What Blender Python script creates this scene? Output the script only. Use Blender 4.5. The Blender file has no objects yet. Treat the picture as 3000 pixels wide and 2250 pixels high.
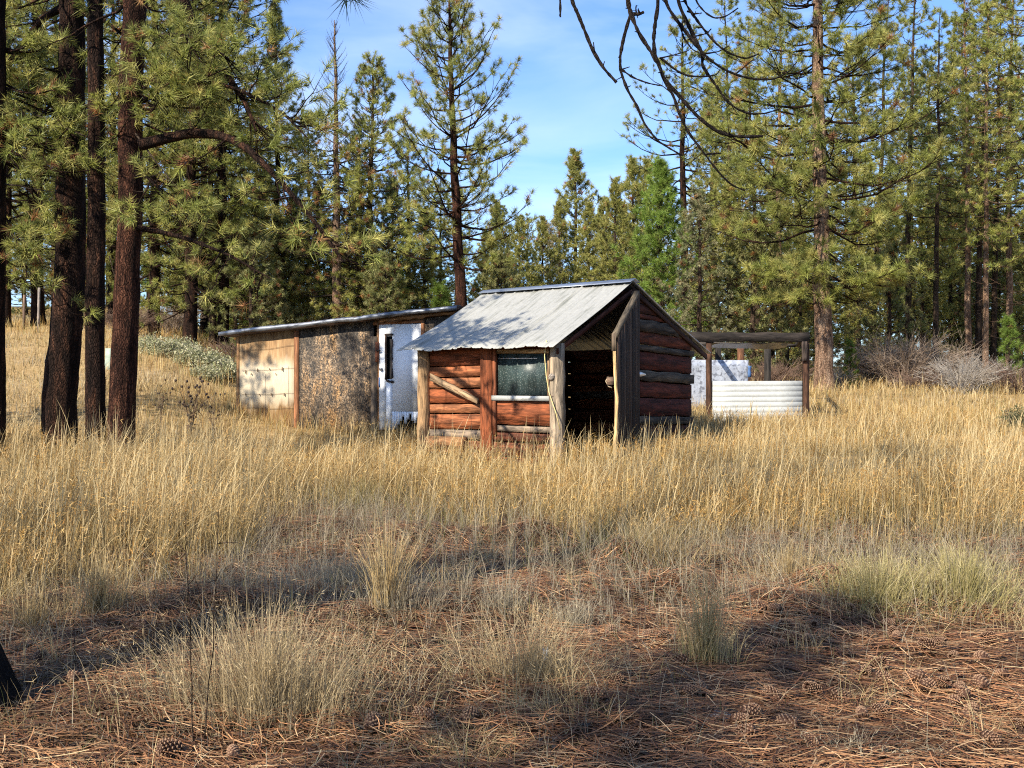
import bpy, math, random
import numpy as np
from mathutils import Vector

C = bpy.context.scene.collection
R = np.random.RandomState
PI = math.pi

# ------------------------------------------------------------------ camera, sky, sun, exposure
scn = bpy.context.scene
EYE = 1.5
cam = bpy.data.cameras.new('camera'); camo = bpy.data.objects.new('camera', cam); C.objects.link(camo)
camo.location = (0, 0, EYE); camo.rotation_euler = (PI/2, 0, 0)
cam.sensor_width = 36; cam.lens = 36; cam.shift_y = (1160-1125)/3000
cam.clip_end = 2000; cam.clip_start = 0.05
scn.camera = camo

SUN_EL = math.radians(36); SUN_AZ = (-0.64, -0.768)
SUN = Vector((SUN_AZ[0]*math.cos(SUN_EL), SUN_AZ[1]*math.cos(SUN_EL), math.sin(SUN_EL))).normalized()
sl = bpy.data.lights.new('sun', 'SUN'); sl.energy = 5.0; sl.angle = math.radians(0.55); sl.color = (1.0, 0.90, 0.74)
so = bpy.data.objects.new('sun', sl); C.objects.link(so)
so.rotation_euler = (-SUN).to_track_quat('-Z', 'Y').to_euler()

world = bpy.data.worlds.new('World'); scn.world = world; world.use_nodes = True
nt = world.node_tree; nt.nodes.clear()
def N(nt, t, **kw):
    n = nt.nodes.new(t)
    for k, v in kw.items(): setattr(n, k, v)
    return n
wo = N(nt, 'ShaderNodeOutputWorld'); bg = N(nt, 'ShaderNodeBackground'); bg.inputs[1].default_value = 0.11
sky = N(nt, 'ShaderNodeTexSky', sky_type='NISHITA', sun_disc=False)
sky.sun_elevation = SUN_EL; sky.sun_rotation = math.atan2(SUN.x, SUN.y)
sky.ozone_density = 2.2; sky.dust_density = 0.6; sky.air_density = 1.0
tcw = N(nt, 'ShaderNodeTexCoord'); mpw = N(nt, 'ShaderNodeMapping'); mpw.inputs['Scale'].default_value = (2.2, 2.2, 7.5)
mpw.inputs['Rotation'].default_value = (0, 0.35, 0.3)
nzw = N(nt, 'ShaderNodeTexNoise'); nzw.inputs['Scale'].default_value = 1.5; nzw.inputs['Detail'].default_value = 9; nzw.inputs['Roughness'].default_value = 0.52
nzw.inputs['Distortion'].default_value = 0.5
rpw = N(nt, 'ShaderNodeValToRGB'); rpw.color_ramp.elements[0].position = 0.42; rpw.color_ramp.elements[1].position = 0.85
rpw.color_ramp.elements[1].color = (0.5, 0.5, 0.5, 1)
mxw = N(nt, 'ShaderNodeMix', data_type='RGBA'); mxw.inputs['B'].default_value = (5.6, 6.1, 6.8, 1)
nt.links.new(tcw.outputs['Generated'], mpw.inputs[0]); nt.links.new(mpw.outputs[0], nzw.inputs['Vector'])
nt.links.new(nzw.outputs['Fac'], rpw.inputs[0]); nt.links.new(rpw.outputs[0], mxw.inputs['Factor'])
tint = N(nt, 'ShaderNodeMix', data_type='RGBA', blend_type='MULTIPLY'); tint.inputs[0].default_value = 1; tint.inputs['B'].default_value = (.70, .86, 1.10, 1)
nt.links.new(sky.outputs[0], tint.inputs['A']); nt.links.new(tint.outputs['Result'], mxw.inputs['A']); nt.links.new(mxw.outputs['Result'], bg.inputs[0]); nt.links.new(bg.outputs[0], wo.inputs[0])

scn.view_settings.view_transform = 'Standard'; scn.view_settings.look = 'None'
scn.view_settings.gamma = 1; scn.view_settings.exposure = 1.15
scn.cycles.max_bounces = 6; scn.cycles.diffuse_bounces = 3; scn.cycles.glossy_bounces = 2; scn.cycles.transmission_bounces = 3
scn.cycles.use_denoising = False; scn.cycles.pixel_filter_type = 'BLACKMAN_HARRIS'; scn.cycles.filter_width = 1.1; scn.cycles.sample_clamp_indirect = 4

# ------------------------------------------------------------------ helpers
def vnoise(x, y, seed=0):
    x = np.asarray(x, float); y = np.asarray(y, float)
    xi = np.floor(x).astype(np.int64); yi = np.floor(y).astype(np.int64); fx = x-xi; fy = y-yi
    fx = fx*fx*(3-2*fx); fy = fy*fy*(3-2*fy)
    def h(a, b):
        n = (a*374761393 + b*668265263 + seed*144665) & 0x7fffffff
        n = ((n ^ (n >> 13))*1274126177) & 0x7fffffff
        return ((n ^ (n >> 16)) & 0xffff)/65535.0
    return (h(xi, yi)*(1-fx)+h(xi+1, yi)*fx)*(1-fy)+(h(xi, yi+1)*(1-fx)+h(xi+1, yi+1)*fx)*fy

YS = [-400, -20, 0, 4, 8, 10.5, 15, 18, 20, 22, 28, 34, 45, 80, 200, 600]
ZC = [0, 0, 0, 0, .05, .13, .46, .55, .74, .92, 1.62, 2.05, 2.6, 3.8, 7, 10]
ZL = [0, 0, 0, 0, .06, .16, .72, 1.1, 1.42, 1.75, 2.85, 3.6, 5.0, 8.5, 14, 20]
MOUNDS = [(-2.0, 10.3, .5, .10), (-1.3, 9.6, .7, .06), (-.9, 9.9, .4, .07), (.95, 8.7, .28, .2), (.2, 9.9, .35, .14), (2.5, 7.6, .42, .18), (3.2, 7.3, .35, .13),
          (1.9, 6.9, .3, .1), (-.55, 7.0, .5, .08), (1.3, 7.7, .3, .1), (-3.1, 8.4, .4, .1), (-1.9, 6.7, .4, .09)]
def zg(x, y):
    x = np.asarray(x, float); y = np.asarray(y, float)
    a = x/np.maximum(y, 8.0)
    w = np.clip((a+.38)/.20, 0, 1); w = w*w*(3-2*w)
    z = np.interp(y, YS, ZC)*w + np.interp(y, YS, ZL)*(1-w)
    near = np.clip((40-np.hypot(x, y))/30, 0, 1)
    z = z + near*(.10*(vnoise(x*.55, y*.55, 3)-.5)+.06*(vnoise(x*1.7, y*1.7, 5)-.5)+.035*(vnoise(x*5, y*5, 8)-.5))
    for mx, my, r, h in MOUNDS:
        z = z + h*np.exp(-((x-mx)**2+(y-my)**2)/(r*r))
    return z
def pix(px, py, d):                      # a point seen at photo pixel (px,py), d metres away
    return np.array([(px-1500)/3000*d, d, EYE+(1160-py)/3000*d])
def onground(px, py):                    # where the ground is seen at that pixel
    d = np.linspace(2, 60, 3000); x = (px-1500)/3000*d
    k = np.argmax(EYE+(1160-py)/3000*d <= zg(x, d))
    return np.array([x[k], d[k], float(zg(x[k], d[k]))])

def mesh(name, V, F, mat, col=None, uv=None, smooth=False, nf=None):
    """V (n,3); F (m,k) int array or list of index lists; col (n,3) point colours; uv (loops,2)"""
    me = bpy.data.meshes.new(name); V = np.asarray(V, np.float32)
    me.vertices.add(len(V)); me.vertices.foreach_set('co', V.ravel())
    if isinstance(F, np.ndarray):
        tot = np.full(len(F), F.shape[1], np.int32); idx = F.ravel().astype(np.int32)
    else:
        parts = [f for f in F]; tot = np.array([len(f) for f in parts], np.int32); idx = np.concatenate([np.asarray(f, np.int32) for f in parts])
    st = np.concatenate([[0], np.cumsum(tot)[:-1]]).astype(np.int32)
    me.loops.add(len(idx)); me.loops.foreach_set('vertex_index', idx)
    me.polygons.add(len(tot)); me.polygons.foreach_set('loop_start', st); me.polygons.foreach_set('loop_total', tot)
    if smooth: me.polygons.foreach_set('use_smooth', np.ones(len(tot), bool))
    if uv is not None:
        u = me.uv_layers.new(name='UVMap'); u.data.foreach_set('uv', np.asarray(uv, np.float32).ravel())
    if col is not None:
        c = np.ones((len(V), 4), np.float32); c[:, :3] = col
        a = me.attributes.new('col', 'FLOAT_COLOR', 'POINT'); a.data.foreach_set('color', c.ravel())
    me.update(calc_edges=True)
    if mat is not None: me.materials.append(mat)
    return me
def link(name, me, parent=None, loc=None):
    o = bpy.data.objects.new(name, me); C.objects.link(o)
    if loc is not None: o.location = loc
    if parent is not None: o.parent = parent
    return o
def tag(o, label=None, cat=None, group=None, kind=None):
    if label: o['label'] = label
    if cat: o['category'] = cat
    if group: o['group'] = group
    if kind: o['kind'] = kind
    return o
def thing(name, label, cat, loc, group=None, rz=0):
    o = bpy.data.objects.new(name, None); C.objects.link(o); o.location = [float(v) for v in loc]; o.rotation_euler = (0, 0, rz)
    return tag(o, label, cat, group)

class MB:
    """collects lofted rings; colours per vertex, uv = metres along / around"""
    def __init__(s): s.V = []; s.F = []; s.UV = []; s.C = []; s.n = 0
    def loft(s, rings, col=(1, 1, 1), cap=True, u0=None, closed=True):
        rings = [np.asarray(r, float) for r in rings]; k = len(rings[0]); b = s.n
        ru = random.random()*50 if u0 is None else u0
        L = [0.0]
        for i in range(1, len(rings)): L.append(L[-1]+float(np.linalg.norm(rings[i].mean(0)-rings[i-1].mean(0))))
        per = [0.0]
        for j in range(k): per.append(per[-1]+float(np.linalg.norm(rings[0][(j+1) % k]-rings[0][j])))
        for r in rings:
            s.V.append(r); s.C.append(np.tile(np.asarray(col, float)[:3], (k, 1)))
        s.n += k*len(rings)
        for i in range(len(rings)-1):
            for j in range(k if closed else k-1):
                j2 = (j+1) % k
                s.F.append([b+i*k+j, b+i*k+j2, b+(i+1)*k+j2, b+(i+1)*k+j])
                s.UV += [(L[i]+ru, per[j]+ru), (L[i]+ru, per[j+1]+ru), (L[i+1]+ru, per[j+1]+ru), (L[i+1]+ru, per[j]+ru)]
        if cap and closed:
            s.F.append([b+j for j in range(k)][::-1]); s.UV += [(ru, per[j]+ru) for j in range(k)][::-1]
            e = b+(len(rings)-1)*k
            s.F.append([e+j for j in range(k)]); s.UV += [(ru, per[j]+ru) for j in range(k)]
        return s
    def board(s, p0, p1, up, th, col=(1, 1, 1), n=1, jit=0.0, rnd=None, taper=None):
        """a board from p0 to p1 (mid line of its face back), up = vector of its half width, th = thickness vector"""
        p0 = np.asarray(p0, float); p1 = np.asarray(p1, float); up = np.asarray(up, float); th = np.asarray(th, float); rnd = rnd or random
        rings = []
        for i in range(n+1):
            t = i/n; m = p0*(1-t)+p1*t; k = 1.0 if taper is None else (1-t)+taper*t
            a = up*k*(1+rnd.uniform(-jit, jit)); bq = up*k*(1+rnd.uniform(-jit, jit)); tt = th*(1+rnd.uniform(-jit, jit)*.7)
            rings.append([m-bq, m+a, m+a+tt, m-bq+tt])
        # orient outward
        d = p1-p0
        if np.dot(np.cross(up, th), d) > 0: rings = [r[::-1] for r in rings]
        return s.loft(rings, col)
    def box(s, c, hx, hy, hz, col=(1, 1, 1)):
        c = np.asarray(c, float); hx, hy, hz = [np.asarray(v, float) for v in (hx, hy, hz)]
        return s.board(c-hx-hz, c+hx-hz, hy, 2*hz, col)
    def tube(s, pts, rad, k=6, col=(1, 1, 1), rough=0.0, rnd=None):
        pts = np.asarray(pts, float); rad = np.broadcast_to(np.asarray(rad, float), (len(pts),)); rnd = rnd or random
        rings = []; T = np.gradient(pts, axis=0)
        ref = np.array([.3, .2, 1.]) if abs(T[0][2]) < .8*np.linalg.norm(T[0]) else np.array([1., .2, .1])
        for p, t, r in zip(pts, T, rad):
            t = t/(np.linalg.norm(t)+1e-9); a = np.cross(t, ref); a /= np.linalg.norm(a)+1e-9; bq = np.cross(t, a)
            rings.append([p+(a*math.cos(q)+bq*math.sin(q))*r*(1+rnd.uniform(-rough, rough)) for q in [2*PI*j/k for j in range(k)]])
        return s.loft(rings, col)
    def build(s, name, mat, parent=None, origin=(0, 0, 0), smooth=False):
        V = np.concatenate(s.V)-np.asarray(origin, float); Cc = np.concatenate(s.C)
        return link(name, mesh(name, V, s.F, mat, Cc, s.UV, smooth), parent)

# ------------------------------------------------------------------ materials
def newmat(name):
    m = bpy.data.materials.new(name); m.use_nodes = True; nt = m.node_tree
    b = nt.nodes['Principled BSDF']; return m, nt, b
def ramp(nt, pts):
    r = N(nt, 'ShaderNodeValToRGB'); e = r.color_ramp.elements
    while len(e) > 1: e.remove(e[-1])
    for i, (p, c) in enumerate(pts):
        q = e[0] if i == 0 else e.new(p); q.position = p; q.color = (*c, 1) if len(c) == 3 else c
    return r
def noise(nt, vec, scale, detail=6, rough=.6, dist=0, mapscale=None):
    if mapscale is not None:
        mp = N(nt, 'ShaderNodeMapping'); mp.inputs['Scale'].default_value = mapscale; nt.links.new(vec, mp.inputs[0]); vec = mp.outputs[0]
    n = N(nt, 'ShaderNodeTexNoise'); n.inputs['Scale'].default_value = scale; n.inputs['Detail'].default_value = detail
    n.inputs['Roughness'].default_value = rough; n.inputs['Distortion'].default_value = dist
    nt.links.new(vec, n.inputs['Vector']); return n.outputs['Fac']
def mix(nt, a, b, f, mode='MIX'):
    m = N(nt, 'ShaderNodeMix', data_type='RGBA', blend_type=mode)
    for s, v in (('A', a), ('B', b), ('Factor', f)):
        if hasattr(v, 'is_linked') or hasattr(v, 'links'): nt.links.new(v, m.inputs[s])
        elif s == 'Factor': m.inputs[0].default_value = v
        else: m.inputs[s].default_value = (*v, 1)
    return m.outputs['Result']
def mixf(nt, a, b, fac, mode='MIX'):
    m = N(nt, 'ShaderNodeMix', data_type='RGBA', blend_type=mode)
    fi = m.inputs[0]
    for sock, v in ((m.inputs['A'], a), (m.inputs['B'], b)):
        if isinstance(v, tuple): sock.default_value = (*v, 1)
        else: nt.links.new(v, sock)
    if isinstance(fac, (int, float)): fi.default_value = fac
    else: nt.links.new(fac, fi)
    return m.outputs['Result']
def bump(nt, b, h, strength=.5, dist=.02):
    n = N(nt, 'ShaderNodeBump'); n.inputs['Strength'].default_value = strength; n.inputs['Distance'].default_value = dist
    nt.links.new(h, n.inputs['Height']); nt.links.new(n.outputs[0], b.inputs['Normal'])
def colattr(nt):
    a = N(nt, 'ShaderNodeAttribute'); a.attribute_name = 'col'; return a.outputs['Color']
def uvc(nt): return N(nt, 'ShaderNodeTexCoord').outputs['UV']
def obc(nt): return N(nt, 'ShaderNodeTexCoord').outputs['Object']

def mat_leaf(name, trans=.3, rough=.6, mul=1.0):
    m, nt, b = newmat(name); c = mixf(nt, colattr(nt), (mul, mul*.965, mul*.90), 1, 'MULTIPLY')
    nt.links.new(c, b.inputs['Base Color']); b.inputs['Roughness'].default_value = rough; b.inputs['Specular IOR Level'].default_value = .3
    t = N(nt, 'ShaderNodeBsdfTranslucent'); nt.links.new(c, t.inputs[0])
    x = N(nt, 'ShaderNodeMixShader'); x.inputs[0].default_value = trans
    nt.links.new(b.outputs[0], x.inputs[1]); nt.links.new(t.outputs[0], x.inputs[2])
    nt.links.new(x.outputs[0], nt.nodes['Material Output'].inputs[0]); return m
M_NEEDLE = mat_leaf('pine_needles', .38, .5, 1.15); M_GRASS = mat_leaf('dry_grass', .35, .6, .73); M_LITTER = mat_leaf('needle_litter', .06, .7, .52); M_LEAF = mat_leaf('shrub_leaves', .3, .7)

def mat_bark(name, dark, mid, light, scale=1.0, bs=.9):
    m, nt, b = newmat(name); v = obc(nt)
    n1 = noise(nt, v, 7*scale, 6, .62, .6, (1.6, 1.6, .28)); n2 = noise(nt, v, 26*scale, 5, .6, .3, (1, 1, .4)); n3 = noise(nt, v, 1.1, 3, .5)
    vo = N(nt, 'ShaderNodeTexVoronoi', feature='DISTANCE_TO_EDGE'); mp = N(nt, 'ShaderNodeMapping'); mp.inputs['Scale'].default_value = (11*scale, 11*scale, 3.0*scale)
    nt.links.new(v, mp.inputs[0])
    ad = N(nt, 'ShaderNodeVectorMath', operation='ADD'); sc = N(nt, 'ShaderNodeVectorMath', operation='SCALE'); sc.inputs['Scale'].default_value = .8
    nn = N(nt, 'ShaderNodeTexNoise'); nn.inputs['Scale'].default_value = 5; nt.links.new(v, nn.inputs['Vector'])
    nt.links.new(nn.outputs['Color'], sc.inputs[0]); nt.links.new(mp.outputs[0], ad.inputs[0]); nt.links.new(sc.outputs[0], ad.inputs[1]); nt.links.new(ad.outputs[0], vo.inputs['Vector'])
    er = ramp(nt, [(0, (.12, .12, .12)), (.12, (.75, .75, .75)), (.3, (1, 1, 1))]); nt.links.new(vo.outputs['Distance'], er.inputs[0])
    r = ramp(nt, [(.3, dark), (.5, mid), (.72, light)]); nt.links.new(n1, r.inputs[0])
    r2 = ramp(nt, [(.25, (.45, .45, .45)), (.75, (1.25, 1.2, 1.15))]); nt.links.new(n2, r2.inputs[0])
    c = mixf(nt, r.outputs[0], r2.outputs[0], 1.0, 'MULTIPLY'); c = mixf(nt, c, er.outputs[0], .85, 'MULTIPLY')
    r3 = ramp(nt, [(.3, (.6, .6, .62)), (.7, (1.2, 1.15, 1.1))]); nt.links.new(n3, r3.inputs[0])
    c = mixf(nt, c, r3.outputs[0], .8, 'MULTIPLY')
    nt.links.new(c, b.inputs['Base Color']); b.inputs['Roughness'].default_value = .95; b.inputs['Specular IOR Level'].default_value = .1
    h = mixf(nt, er.outputs[0], n1, .45); bump(nt, b, h, bs, .04); return m
BK_DARK = mat_bark('bark_dark', (.011, .008, .007), (.036, .021, .016), (.14, .068, .042))
BK_RED = mat_bark('bark_red', (.016, .009, .007), (.062, .028, .019), (.20, .092, .056))
BK_ORANGE = mat_bark('bark_orange', (.09, .055, .04), (.38, .25, .17), (.60, .46, .34))
BK_GREY = mat_bark('bark_grey', (.03, .024, .02), (.10, .07, .05), (.22, .16, .12), 1.3)
BK_DEAD = mat_bark('bark_dead_wood', (.07, .055, .045), (.16, .12, .095), (.30, .25, .20), 2.5)
BK_BURNT = mat_bark('bark_burnt', (.008, .008, .009), (.022, .02, .02), (.06, .055, .052), 3.5)
BK_DARKLIMB = mat_bark('dead_limb_bark', (.012, .010, .010), (.04, .032, .028), (.10, .08, .07), 3.5)

def mat_wood(name, grain=1.0, crack=.55, rough=.8, bs=.5):
    m, nt, b = newmat(name); v = uvc(nt); c = colattr(nt)
    n1 = noise(nt, v, 3.2, 6, .65, .8, (.7*grain, 5.5*grain, 1)); n2 = noise(nt, v, 5, 4, .65, .5, (.35, 7, 1)); n3 = noise(nt, v, 1.6, 4, .6, .5)
    r1 = ramp(nt, [(.32, (.13, .12, .12)), (.5, (.85, .83, .81)), (.68, (1.85, 1.7, 1.55))]); nt.links.new(n1, r1.inputs[0])
    r2 = ramp(nt, [(.34, (.10, .08, .07)), (.44, (1, 1, 1))]); nt.links.new(n2, r2.inputs[0])
    r3 = ramp(nt, [(.3, (.55, .55, .58)), (.68, (1.2, 1.15, 1.1))]); nt.links.new(n3, r3.inputs[0])
    c = mixf(nt, c, r1.outputs[0], .9, 'MULTIPLY'); c = mixf(nt, c, r2.outputs[0], crack, 'MULTIPLY'); c = mixf(nt, c, r3.outputs[0], .8, 'MULTIPLY'); c = mixf(nt, c, (.76, .76, .76), 1, 'MULTIPLY')
    nt.links.new(c, b.inputs['Base Color']); b.inputs['Roughness'].default_value = rough; b.inputs['Specular IOR Level'].default_value = .2
    bump(nt, b, n1, bs, .03); return m
M_WOOD = mat_wood('weathered_wood'); M_ROUGH = mat_wood('rough_old_wood', .8, .8, .9, .9)

def mat_ply():
    m, nt, b = newmat('plywood'); v = uvc(nt)
    n1 = noise(nt, v, 2.0, 7, .65, 1.0, (3.4, .5, 1)); n2 = noise(nt, v, 1.1, 4, .55, .6); n3 = noise(nt, v, 40, 4, .7, 0, (1, .15, 1))
    r = ramp(nt, [(.3, (.11, .06, .025)), (.46, (.22, .125, .05)), (.6, (.30, .20, .10)), (.75, (.35, .28, .18))]); nt.links.new(n1, r.inputs[0])
    # bleached centre of the sheet, orange head and foot: uv y runs up the wall in metres
    sep = N(nt, 'ShaderNodeSeparateXYZ'); nt.links.new(v, sep.inputs[0])
    ad = N(nt, 'ShaderNodeMath', operation='MULTIPLY_ADD'); ad.inputs[1].default_value = .55; nt.links.new(n1, ad.inputs[0]); nt.links.new(sep.outputs['Y'], ad.inputs[2])
    rb = ramp(nt, [(0.0, (0, 0, 0)), (.33, (.0, .0, .0)), (.42, (1, 1, 1)), (.68, (1, 1, 1)), (.78, (0, 0, 0))])
    dv = N(nt, 'ShaderNodeMath', operation='DIVIDE'); dv.inputs[1].default_value = 2.4; nt.links.new(ad.outputs[0], dv.inputs[0]); nt.links.new(dv.outputs[0], rb.inputs[0])
    c = mixf(nt, r.outputs[0], (.42, .355, .25), rb.outputs[0])
    r3 = ramp(nt, [(.3, (.75, .72, .68)), (.7, (1.1, 1.1, 1.1))]); nt.links.new(n3, r3.inputs[0]); c = mixf(nt, c, r3.outputs[0], .7, 'MULTIPLY')
    nt.links.new(c, b.inputs['Base Color']); b.inputs['Roughness'].default_value = .75; return m
M_PLY = mat_ply()
def mat_osb():
    m, nt, b = newmat('weathered_strand_board'); v = uvc(nt)
    vo = N(nt, 'ShaderNodeTexVoronoi'); vo.inputs['Scale'].default_value = 58; vo.inputs['Randomness'].default_value = 1
    mp = N(nt, 'ShaderNodeMapping'); mp.inputs['Scale'].default_value = (1, .8, 1); mp.inputs['Rotation'].default_value = (0, 0, .5); nt.links.new(v, mp.inputs[0])
    nd = N(nt, 'ShaderNodeTexNoise'); nd.inputs['Scale'].default_value = 22; nt.links.new(v, nd.inputs['Vector'])
    av = N(nt, 'ShaderNodeVectorMath', operation='MULTIPLY_ADD'); av.inputs[1].default_value = (.08, .08, 0); nt.links.new(nd.outputs['Color'], av.inputs[0]); nt.links.new(mp.outputs[0], av.inputs[2])
    nt.links.new(av.outputs[0], vo.inputs['Vector'])
    bw = N(nt, 'ShaderNodeRGBToBW'); nt.links.new(vo.outputs['Color'], bw.inputs[0])
    r = ramp(nt, [(.15, (.022, .02, .02)), (.42, (.10, .078, .055)), (.62, (.26, .18, .10)), (.85, (.46, .36, .25))]); nt.links.new(bw.outputs[0], r.inputs[0])
    n1 = noise(nt, v, 1.7, 5, .62, .5, (1.6, .42, 1)); r1 = ramp(nt, [(.43, (.17, .18, .21)), (.53, (.55, .52, .50)), (.66, (1.05, .80, .50))]); nt.links.new(n1, r1.inputs[0])
    c = mixf(nt, r.outputs[0], r1.outputs[0], 1, 'MULTIPLY')
    nt.links.new(c, b.inputs['Base Color']); b.inputs['Roughness'].default_value = .85; bump(nt, b, bw.outputs[0], .5, .006); return m
M_OSB = mat_osb()
def mat_metal(name, base, stain, metallic=.4, rough=.45, st=(.55, .75), mapscale=(1, 1, 1), scale=3):
    m, nt, b = newmat(name); v = uvc(nt)
    n1 = noise(nt, v, scale, 7, .65, .4, mapscale); n2 = noise(nt, v, 14, 4, .6)
    r = ramp(nt, [(st[0], base), (st[1], stain)]); nt.links.new(n1, r.inputs[0])
    r2 = ramp(nt, [(.3, (.82, .83, .85)), (.7, (1.06, 1.06, 1.05))]); nt.links.new(n2, r2.inputs[0])
    c = mixf(nt, r.outputs[0], r2.outputs[0], .8, 'MULTIPLY')
    nt.links.new(c, b.inputs['Base Color']); b.inputs['Metallic'].default_value = metallic; b.inputs['Roughness'].default_value = rough; bump(nt, b, n2, .12, .01); return m
M_ROOF = mat_metal('pale_roof_metal', (.285, .285, .265), (.13, .135, .11), .05, .55, (.50, .72), (.5, 6, 1), 2.2)
M_GALV = mat_metal('galvanised_metal', (.36, .40, .46), (.22, .24, .27), .75, .42)
M_FLASH = mat_metal('silver_flashing', (.20, .215, .245), (.06, .065, .08), .7, .42, (.48, .62), (1, 3, 1), 4)
M_WHITE = mat_metal('white_painted_siding', (.335, .345, .33), (.23, .225, .20), 0, .5, (.55, .8), (1, 3, 1), 3)
M_FOIL = mat_metal('foil_insulation', (.44, .47, .53), (.18, .19, .22), .35, .45, (.5, .6), (1, 1, 1), 9)
def plain(name, col, rough=.6, metallic=0):
    m, nt, b = newmat(name); v = obc(nt); n1 = noise(nt, v, 9, 5, .65)
    r = ramp(nt, [(.3, tuple(q*.65 for q in col)), (.7, tuple(min(1, q*1.15) for q in col))]); nt.links.new(n1, r.inputs[0])
    nt.links.new(r.outputs[0], b.inputs['Base Color']); b.inputs['Roughness'].default_value = rough; b.inputs['Metallic'].default_value = metallic; return m
def mat_door():
    m, nt, b = newmat('chalky_white_door_paint'); v = uvc(nt)
    n1 = noise(nt, v, 1.2, 5, .6, .3, (2, .5, 1)); r = ramp(nt, [(.3, (.60, .63, .67)), (.7, (.74, .76, .78))]); nt.links.new(n1, r.inputs[0])
    nt.links.new(r.outputs[0], b.inputs['Base Color']); b.inputs['Roughness'].default_value = .6; return m
M_DOOR = mat_door()
M_BLACK = plain('opening_shade', (.012, .012, .013), .5); M_STEEL = plain('dull_steel', (.42, .43, .45), .4, .8); M_BRIGHT = plain('bright_zinc', (.75, .76, .78), .35, .5)  # the near-black stands in for shade inside openings
M_BLUE = plain('blue_plastic', (.04, .10, .24), .6); M_SCRAP = plain('white_scrap', (.75, .76, .75), .6); M_CORD = plain('yellow_cord', (.62, .50, .22), .6); M_STONE = plain('grey_stone', (.22, .21, .21), .9)
M_MINT = plain('faded_green_paint', (.26, .32, .26), .7)
def mat_glass():
    m, nt, b = newmat('dusty_window_glass'); v = uvc(nt)
    n1 = noise(nt, v, 42, 3, .8); n2 = noise(nt, v, 2.5, 4, .6, .5, (1, 3, 1)); n4 = noise(nt, v, 15, 3, .6)
    r = ramp(nt, [(.55, (.035, .055, .055)), (.63, (.17, .20, .19)), (.74, (.40, .43, .40))]); nt.links.new(n1, r.inputs[0])
    r2 = ramp(nt, [(.35, (.5, .5, .5)), (.7, (1.2, 1.2, 1.2))]); nt.links.new(n2, r2.inputs[0])
    c = mixf(nt, r.outputs[0], r2.outputs[0], 1, 'MULTIPLY')
    nt.links.new(c, b.inputs['Base Color']); b.inputs['Roughness'].default_value = .4; b.inputs['Specular IOR Level'].default_value = .25
    bump(nt, b, n4, .15, .01); return m
M_GLASS = mat_glass()
def mat_ground():
    m, nt, b = newmat('forest_floor'); v = obc(nt)
    n1 = noise(nt, v, .9, 5, .6, .4); n2 = noise(nt, v, 9, 8, .75, .5); n3 = noise(nt, v, 55, 5, .75)
    r = ramp(nt, [(.33, (.018, .012, .009)), (.5, (.045, .027, .017)), (.68, (.11, .065, .038))]); nt.links.new(n2, r.inputs[0])
    r1 = ramp(nt, [(.35, (.75, .65, .55)), (.65, (1.2, 1.15, .95))]); nt.links.new(n1, r1.inputs[0])
    r3 = ramp(nt, [(.3, (.35, .33, .3)), (.7, (1.6, 1.5, 1.35))]); nt.links.new(n3, r3.inputs[0])
    c = mixf(nt, r.outputs[0], r1.outputs[0], 1, 'MULTIPLY'); c = mixf(nt, c, r3.outputs[0], .9, 'MULTIPLY')
    # dry straw ground further out (a different ground cover, by place)
    sep = N(nt, 'ShaderNodeSeparateXYZ'); nt.links.new(v, sep.inputs[0])
    mr = N(nt, 'ShaderNodeMapRange'); mr.inputs['From Min'].default_value = 10; mr.inputs['From Max'].default_value = 15; nt.links.new(sep.outputs['Y'], mr.inputs['Value'])
    r4 = ramp(nt, [(.3, (.14, .09, .04)), (.5, (.30, .21, .10)), (.7, (.42, .31, .17))]); nt.links.new(n2, r4.inputs[0])
    c4 = mixf(nt, r4.outputs[0], r3.outputs[0], .5, 'MULTIPLY')
    mr2 = N(nt, 'ShaderNodeMapRange'); mr2.inputs['From Min'].default_value = 36; mr2.inputs['From Max'].default_value = 50; nt.links.new(sep.outputs['Y'], mr2.inputs['Value'])
    c = mixf(nt, c, c4, mr.outputs[0])
    c = mixf(nt, c, (.075, .06, .032), mr2.outputs[0])
    nt.links.new(c, b.inputs['Base Color']); b.inputs['Roughness'].default_value = 1; b.inputs['Specular IOR Level'].default_value = .05
    bump(nt, b, n2, .8, .03); return m

# ------------------------------------------------------------------ ground
u = np.linspace(-1, 1, 420); gx = .9*np.sinh(u*6.3); gx *= 450/gx[-1]
v = np.linspace(0, 1, 560); gy = np.concatenate([np.linspace(-250, 1.5, 60)[:-1], 1.5+.55*np.sinh(v*7.35)/1.0*1.0]);
GX, GY = np.meshgrid(gx, gy); GZ = zg(GX, GY)
V = np.stack([GX, GY, GZ], -1).reshape(-1, 3); nx = len(gx); ny = len(gy)
i = np.arange(ny-1)[:, None]*nx+np.arange(nx-1)[None]; i = i.ravel()
F = np.stack([i, i+1, i+1+nx, i+nx], 1)
tag(link('ground', mesh('ground', V, F, mat_ground(), smooth=True)), 'rising forest floor of needle litter and dry grass', kind='structure')

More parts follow.
